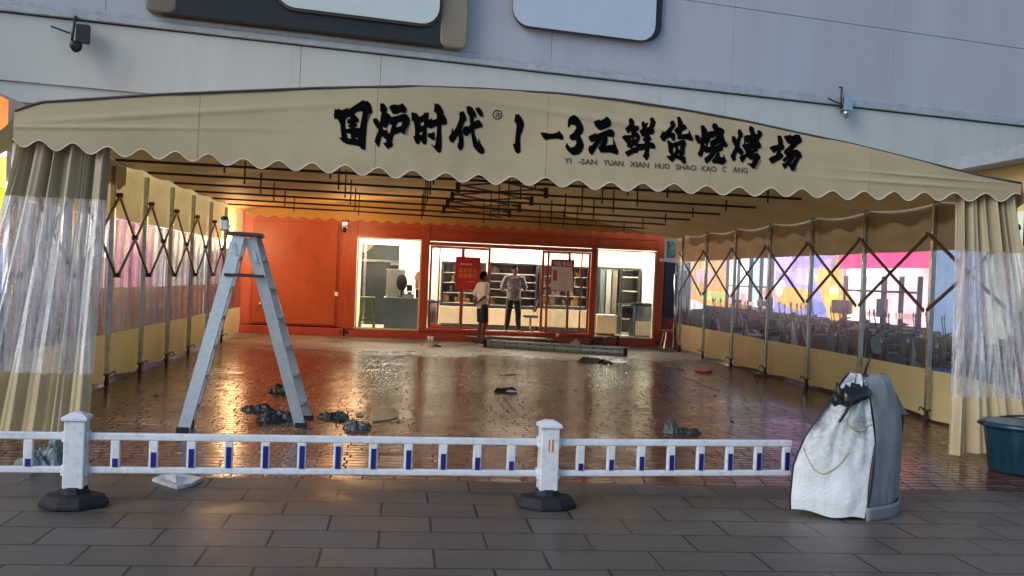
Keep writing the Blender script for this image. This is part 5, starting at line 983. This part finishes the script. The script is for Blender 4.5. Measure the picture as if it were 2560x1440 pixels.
# the scooter itself behind the cover
MB().tube([(3.6, 7.6, .22), (3.7, 7.62, .22)], .215, 20).build('wheel', m_rubber, cs); mb = MB(); sec = [(7.78, .40, .56, .08), (7.5, .34, .62, .12), (7.15, .28, .58, .12), (7.0, .25, .5, .1)]
for y, z0, z1, w in sec: mb.v += [Vector((3.58 - w, y, z0)), Vector((3.58 + w, y, z0)), Vector((3.58 + w * .8, y, z1)), Vector((3.58 - w * .8, y, z1))]
for i in range(3):
    for k in range(4): mb.f.append((i * 4 + k, i * 4 + (k + 1) % 4, i * 4 + 4 + (k + 1) % 4, i * 4 + 4 + k))
mb.f += [(3, 2, 1, 0), (12, 13, 14, 15)]; mb.build('body', m_bodies[1], cs, bevel=.02); MB().box((3.58, 7.42, .66), (.22, .6, .09)).build('seat', m_seat, cs, bevel=.03)
# ------------------------------------------------------------------ bags and litter on the floor
m_bagg = M('dark_green_bag', (.022, .034, .020), .3, var=.7, bump=.4, bscale=14); m_bagb = M('slate_bag', (.030, .034, .040), .3, var=.7, bump=.4, bscale=14); m_baggr = M('grey_green_bag', (.05, .068, .055), .32, var=.7, bump=.4, bscale=14)
G_ = 'dropped plastic bags on the wet floor'
def at_(x, y): return tuple(onG(x, y))
crumple('plastic_bag', at_(705, 980), (.20, .14, .11), m_bagg, 51, 'small dark green bag on the floor behind the right leg of the stepladder', 'bag', G_, spike=.5)
crumple('plastic_bag', at_(642, 1026), (.20, .15, .09), m_bagb, 52, 'slate bag on the floor, left of two lying between the stepladder legs', 'bag', G_, spike=.3)
crumple('plastic_bag', at_(692, 1052), (.22, .14, .10), m_bagb, 53, 'crumpled slate bag touching the right foot of the stepladder', 'bag', G_, spike=.6)
crumple('plastic_bag', at_(838, 1046), (.14, .11, .09), m_bagg, 54, 'dark torn bag right of the stepladder, farther of an overlapping pair', 'bag', G_, spike=.6)
crumple('plastic_bag', at_(890, 1072), (.16, .12, .10), m_baggr, 55, 'grey green bag just above the fence rail, nearer of an overlapping pair', 'bag', G_, spike=.6)
crumple('plastic_bag', at_(1678, 1082), (.09, .09, .15), m_baggr, 56, 'grey green upright bag on the right of the wet floor above the fence', 'bag', G_, spike=.6)
crumple('plastic_bag', at_(1715, 1082), (.13, .11, .06), M('dark_bag', (.018, .024, .02), .4, bump=.5), 57, 'flat black bag joined to the right of the grey green upright bag', 'bag', G_)
crumple('plastic_bag', at_(1480, 906), (.36, .22, .10), M('olive_bag', (.14, .125, .07), .5, var=.5, bump=.6), 58, 'flat olive sack lying in front of the folded ladder', 'bag', G_, spike=.5)
crumple('plastic_bag', at_(1513, 909), (.16, .12, .07), m_bag, 59, 'small black bag beside the flat olive sack', 'bag', G_)
crumple('plastic_bag', at_(1262, 980), (.19, .12, .07), m_bag, 60, 'black and white wrapper lying alone in the middle of the wet floor', 'bag', G_, spike=.5)
crumple('paper_wrapper', (onG(1262, 980) + Vector((.08, -.09, .012)))[:], (.09, .03, .025), m_cream, 62, 'white strip of paper on the black wrapper', 'paper')
crumple('plastic_bag', at_(1496, 864), (.19, .14, .26), m_bag, 61, 'black rubbish bag standing behind the folded ladder at the kitchen base', 'bag', G_, spike=.4)
crumple('plastic_bag', at_(1472, 866), (.16, .12, .1), m_bagb, 65, 'slate bag slumped between the white bag and the black rubbish bag', 'bag', G_)
crumple('plastic_bag', at_(1438, 862), (.15, .10, .14), M('white_pink_bag', (.75, .62, .58), .45, bump=.4), 63, 'white plastic bag behind the folded ladder', 'bag', G_)
m_clear = M('thin_grey_plastic', (.16, .20, .20), .25, var=.5, scale=9, bump=.7, bscale=12)
crumple('plastic_bag', at_(103, 1172), (.19, .12, .2), m_clear, 64, 'crumpled grey plastic bag behind the fence at the far left', 'bag', G_, spike=.6)
def flat(name, pix, z, mat, label, cat, group=None, h=.008, crumple=.01):
    P = [onG(x, y) for x, y in pix]; k = len(P); c = sum(P, Vector()) / k; mb = MB(); seed = pix[0][0]
    up = [Vector((p.x, p.y, z + h + crumple * abs(N(3, p.x * 9, p.y * 9 + seed)))) for p in P]; mid = [c.lerp(u, .5) + Vector((0, 0, crumple * .8 * N(4, u.x * 12, u.y * 12))) for u in up]; cc = Vector((c.x, c.y, z + h + crumple * .8))
    mid = [Vector((m.x, m.y, max(z + .002, z + h + (m.z) * .5))) for m in mid]
    mb.v = [Vector((p.x, p.y, z)) for p in P] + up + mid + [cc]; mb.f = [tuple(range(k))[::-1]] + [(i, (i + 1) % k, k + (i + 1) % k, k + i) for i in range(k)] + [(k + i, k + (i + 1) % k, 2 * k + (i + 1) % k, 2 * k + i) for i in range(k)] + [(2 * k + i, 2 * k + (i + 1) % k, 3 * k) for i in range(k)]
    return tag(mb.build(name, mat, origin=c), label, cat, group)
m_card = M('wet_cardboard', (.52, .44, .26), .5, var=.12, scale=8)
flat('cardboard_sheet', [(930, 1023), (980, 1022), (992, 1030), (998, 1043), (975, 1050), (931, 1056)], .003, m_card, 'pale yellow cardboard sheet lying on the wet floor right of the grey green bag', 'cardboard')
flat('cardboard_scrap', [(1583, 1022), (1622, 1021), (1624, 1036), (1590, 1032)], .003, m_card, 'small pale cardboard scrap on the floor near the upright grey green bag', 'cardboard')
flat('paper_scrap', [(888, 1035), (908, 1033), (909, 1042), (890, 1043)], .003, m_card, 'tiny pale paper scrap left of the cardboard sheet', 'paper')
flat('red_sheet', [(1736, 916), (1762, 916), (1781, 930), (1765, 933), (1738, 931)], .003, M('red_plastic', (.55, .025, .02), .4), 'bright red plastic sheet lying on the floor near the right vinyl wall', 'plastic sheet', h=.03)
flat('white_bag', [(380, 1204), (402, 1198), (445, 1198), (506, 1204), (478, 1217), (443, 1225), (410, 1215)], .003, M('white_film', (.55, .54, .52), .3, var=.25, scale=14, bump=.8, bscale=18), 'flat translucent white plastic bag lying under the fence rail on the pavement', 'bag', h=.02, crumple=.05)
flat('black_strip', [(1249, 935), (1288, 934), (1290, 937), (1270, 939), (1250, 938)], .003, m_bag, 'thin black scrap on the middle of the floor', 'scrap'); flat('brown_scrap', [(1655, 938 - 24), (1690, 918), (1712, 926), (1690, 924)], .003, m_ply, 'thin brown wood strip on the floor toward the right wall', 'scrap')
tag(MB().bar(onG(1706, 942) + Vector((0, 0, .012)), onG(1798, 976) + Vector((0, 0, .012)), .03, .016).build('white_lath', M('white_lath', (.55, .5, .45), .6), origin=onG(1750, 960)), 'long pale wooden lath lying on the floor near the right wall', 'lath')
tag(MB().bar(onG(1258, 992) + Vector((0, 0, .01)), onG(1300, 1042) + Vector((0, 0, .01)), .018, .01).build('white_lath', M('pale_lath', (.5, .4, .32), .6), origin=onG(1280, 1015)), 'thin pale stick pointing from the black wrapper toward the fence', 'lath')
lump('canvas_scrap', at_(1905, 942), (.16, .1, .04), M('brown_scrap', (.12, .07, .04), .7), 66, 'brown crumpled scrap under the bottom edge of the right wall skirt', 'scrap', sub=8)
# litter too small and many to name one by one
rnd = random.Random(5); mb = MB()
for _ in range(150):
    x = rnd.uniform(-3.2, 6.2); y = 8.0 + 14 * rnd.random() ** 1.4; s = rnd.uniform(.01, .035); c = Vector((x, y, .004)); t = rnd.random() * 6.3; q = []
    for k in range(4): a = t + k * 1.57 + rnd.uniform(-.4, .4); q.append(c + Vector((math.cos(a) * s * rnd.uniform(.5, 1.6), math.sin(a) * s * .7, rnd.uniform(0, .012))))
    mb.add(q, [(0, 1, 2, 3)])
o = mb.build('litter', M('pale_litter', (.42, .36, .27), .6, var=.5, scale=3)); o['kind'] = 'stuff'
mb = MB()
for _ in range(55):
    x = rnd.uniform(-3.2, 6.2); y = 8.0 + 15 * rnd.random() ** 1.2; mb.ball((x, y, .006), (rnd.uniform(.01, .035), rnd.uniform(.01, .025), rnd.uniform(.004, .01)), 4)
o = mb.build('debris', M('dark_debris', (.02, .016, .014), .5, var=.5)); o['kind'] = 'stuff'
# bottles, cups by the kitchen
p = onG(1075, 866); cup = thing('plastic_cup', tuple(p), 'clear plastic cup standing on white wrappers left of the kitchen door', 'cup'); MB().lathe(p + Vector((0, 0, .07)), [(.05, 0), (.075, .15), (.07, .15)], 16).build('cup', m_vinc, cup, smooth=True)
crumple('paper_wrapper', tuple(p), (.15, .08, .06), m_cream, 71, 'crushed white wrapper on the floor under the plastic cup', 'paper')
crumple('plastic_bag', tuple(p + Vector((.16, -.05, 0))), (.09, .06, .06), m_bagb, 72, 'small slate wrapper beside the plastic cup', 'bag', G_)
p = atY(1393, 858, 24.3); p.z = .142; bt = thing('water_bottle', tuple(p), 'clear water bottle with an orange label standing on the door step', 'bottle'); MB().lathe(p, [(.036, 0), (.038, .02), (.036, .17), (.014, .215), (.014, .235)], 14).build('body', m_glass, bt, smooth=True); MB().lathe(p + Vector((0, 0, .06)), [(.0385, 0), (.0385, .07)], 14).build('label_band', m_cream, bt, smooth=True); MB().lathe(p + Vector((0, 0, .236)), [(.017, 0), (.017, .025)], 10).build('cap', m_red, bt)
p = onG(1535, 864); ht = thing('hand_truck', tuple(p), 'folded black hand trolley lying against the kitchen base rail', 'trolley'); q = MB(); q.tube([p + Vector((-.2, .0, .03)), p + Vector((-.15, .0, .2)), p + Vector((.05, .0, .24)), p + Vector((.08, 0, .16))], .014, 6); q.build('handle', m_black, ht); MB().tube([p + Vector((.06, 0, .05)), p + Vector((.11, 0, .05))], .05, 12).build('wheel', m_rubber, ht); MB().bar(p + Vector((.08, 0, .02)), p + Vector((.1, 0, .26)), .05).build('frame', m_black, ht)
# ------------------------------------------------------------------ the two people
def bake(mb, name, mat, parent, voxel=.01, smooth=4):
    me = bpy.data.meshes.new('tmp'); me.from_pydata(mb.v, [], mb.f); o = bpy.data.objects.new('tmp', me); link(o)
    r = o.modifiers.new('r', 'REMESH'); r.mode = 'VOXEL'; r.voxel_size = voxel
    s = o.modifiers.new('s', 'SMOOTH'); s.factor = .5; s.iterations = smooth
    dg = bpy.context.evaluated_depsgraph_get(); m2 = bpy.data.meshes.new_from_object(o.evaluated_get(dg)); bpy.data.objects.remove(o); bpy.data.meshes.remove(me)
    m2.materials.clear(); m2.materials.append(mat); m2.polygons.foreach_set('use_smooth', [True] * len(m2.polygons)); m2.name = name
    ob = bpy.data.objects.new(name, m2); link(ob); ob.parent = parent; WL[ob.name] = Vector(); return ob
def person(base, rz, label, skin, hair, shirt, lower, long_legs, shoes, headturn, stance, build=1.0, slip=False):
    p = thing('person', base, label, 'person', rz=rz)
    def limb(mb, pts_, rs, n=12):
        for a, b, ra, rb in zip(pts_[:-1], pts_[1:], rs[:-1], rs[1:]): mb.tube([a, b], [ra, rb], n)
        for a, r in zip(pts_, rs): mb.ball(a, r, 7)
    hips, knees, ankles, sh, el, wr = [], [], [], [], [], []
    for s in (-1, 1):
        hips.append(Vector((s * .085, 0, .90))); knees.append(Vector((s * (.09 + stance * .4), -.025, .49))); ankles.append(Vector((s * (.10 + stance * .6), .02, .085)))
        sh.append(Vector((s * .185 * build, .01, 1.395))); el.append(Vector((s * .285 * build, .085, 1.13))); wr.append(Vector((s * .075, .185, 1.0 + .02 * s)))
    b = MB()
    for i, s in enumerate((-1, 1)):
        limb(b, [hips[i], knees[i], knees[i] + Vector((0, .03, -.12)), ankles[i]], [.082, .056, .055, .036])
        limb(b, [ankles[i], ankles[i] + Vector((s * .03, -.09, -.04)), ankles[i] + Vector((s * .045, -.15, -.055))], [.036, .034, .026]); b.ball(ankles[i] + Vector((0, .03, -.045)), .034, 7)
        limb(b, [sh[i], el[i], wr[i]], [.052, .040, .028])
        h0 = wr[i]; hd = Vector((-s * .055, .02, -.035)); b.ball(h0 + hd * .9, (.036, .018, .034), 8)
        for k in range(4):
            q = h0 + hd * 1.25 + Vector((0, .004, .022 - .015 * k)); ln = (.05, .056, .052, .042)[k]; b.tube([q, q + Vector((-s * ln * .6, .012, -.012)), q + Vector((-s * ln, .002, -.028))], [.0085, .008, .007], 6)
        b.tube([h0 + hd * .5 + Vector((0, .01, .02)), h0 + hd + Vector((0, .03, .035)), h0 + hd * 1.5 + Vector((0, .035, .03))], [.010, .009, .008], 6)
    b.ball((0, 0, .93), (.155, .105, .12), 10); b.ball((0, -.005, 1.08), (.15 * build, .11 * build, .18), 10); b.ball((0, 0, 1.27), (.17 * build, .11, .18), 10)
    limb(b, [sh[0], Vector((0, .02, 1.43)), sh[1]], [.055, .065, .055]); b.tube([(0, .02, 1.40), (0, .0, 1.52)], [.062, .054], 12)
    R = Matrix.Rotation(headturn, 3, 'Z'); hc = Vector((0, -.012, 1.60))
    def hp(x, y, z): return hc + R @ Vector((x, y, z))
    def hball(c, r):
        k = len(b.v); b.ball((0, 0, 0), r, 9)
        for j in range(k, len(b.v)): b.v[j] = hc + R @ (b.v[j] + Vector(c))
    hball((0, 0, .015), (.074, .092, .105)); hball((0, -.03, -.05), (.056, .062, .07)); hball((0, -.098, -.01), (.014, .018, .022)); hball((0, -.09, .03), (.03, .012, .012))
    hball((0, -.082, -.055), (.024, .012, .011)); hball((0, -.072, -.095), (.026, .018, .018))
    for s in (-1, 1): hball((s * .078, .01, -.005), (.012, .022, .033)); hball((s * .035, -.07, -.025), (.022, .015, .016))
    bake(b, 'body', skin, p, .0065, 3)
    e = MB()
    for s in (-1, 1): e.ball(hp(s * .030, -.086, .012), (.011, .006, .006), 6); e.bar(hp(s * .018, -.092, .035), hp(s * .046, -.086, .034), .006, .007)
    e.bar(hp(-.02, -.095, -.057), hp(.02, -.095, -.057), .004, .004); e.build('facial_features', hair, p, local=True)
    h = MB(); k = len(h.v); h.ball((0, .006, .045), (.084, .100, .098), 14); h.ball((0, .04, .0), (.078, .07, .085), 12)
    h.v = [hc + R @ Vector((v.x, max(v.y, -.068 + .5 * max(0, .075 - v.z)) if v.z < .09 else v.y, max(v.z, -.07))) for v in h.v]; bake(h, 'hair', hair, p, .008, 2)
    t = MB(); t.ball((0, 0, 1.00), (.172 * build, .128 * build, .12), 10); t.ball((0, -.008, 1.10), (.168 * build, .13 * build, .17), 10); t.ball((0, -.002, 1.27), (.188 * build, .132, .19), 10); limb(t, [sh[0], Vector((0, .02, 1.425)), sh[1]], [.07, .07, .07])
    t.lathe((0, 0, .84), [(.165 * build, 0), (.172 * build, .14)], 20)
    t.v = [Vector((v.x, v.y * (.78 if v.z < .99 and abs(v.z - .84) < .001 or abs(v.z - .98) < .001 else 1), v.z)) for v in t.v]
    for i in range(2): limb(t, [sh[i], sh[i].lerp(el[i], .78)], [.075, .072])
    bake(t, 'shirt', shirt, p, .011, 3)
    l = MB(); l.ball((0, .0, .93), (.168, .118, .11), 10)
    for i in range(2):
        if long_legs: limb(l, [hips[i], knees[i], knees[i] + Vector((0, .03, -.12)), ankles[i] + Vector((0, 0, .03))], [.098, .076, .073, .058])
        else: l.tube([hips[i], hips[i].lerp(knees[i], .5), knees[i] + Vector((0, 0, .02))], [.10, .102, .098], 14); l.ball(hips[i], .1, 8)
    bake(l, 'trousers' if long_legs else 'shorts', lower, p, .011, 3)
    for i, s in enumerate((-1, 1)):
        f = MB(); a = ankles[i]; f.ball(a + Vector((0, .03, -.045)), (.042, .05, .042), 8); f.tube([a + Vector((0, .02, -.05)), a + Vector((s * .03, -.09, -.052)), a + Vector((s * .046, -.165, -.058))], [.042, .046, .034], 10); f.ball(a + Vector((s * .046, -.165, -.058)), (.036, .036, .03), 8)
        f.v = [Vector((v.x, v.y, max(v.z, .004))) for v in f.v]; bake(f, 'shoe', shoes, p, .009, 2)
    return p
m_sk1 = M('tan_skin', (.24, .115, .065), .5, var=.08); m_sk2 = M('brown_skin', (.16, .085, .055), .5, var=.1); m_hair = M('black_hair', (.004, .003, .003), .85, spec=.08, var=.3, bump=.5, bscale=60)
b1 = onG(1279, 833, .2)
person((b1.x, 24.95, .2), 0, 'person in wet grey shirt and black trousers standing in the lit doorway', m_sk1, m_hair, M('wet_grey_shirt', (.19, .20, .23), .7, var=.6, scale=4), M('black_trousers', (.012, .012, .016), .7, var=.3), True, M('white_shoes', (.7, .66, .6), .5), .35, .10, 1.06)
b2 = onG(1203, 859)
person((b2.x, 23.85, 0), math.radians(112), 'person in white shirt and dark shorts, hands clasped behind, before the kitchen', m_sk2, m_hair, M('white_shirt', (.78, .80, .84), .65, var=.06), M('navy_shorts', (.014, .018, .032), .7, var=.3), False, M('brown_sandals', (.12, .07, .05), .6), -.15, .02, .98)
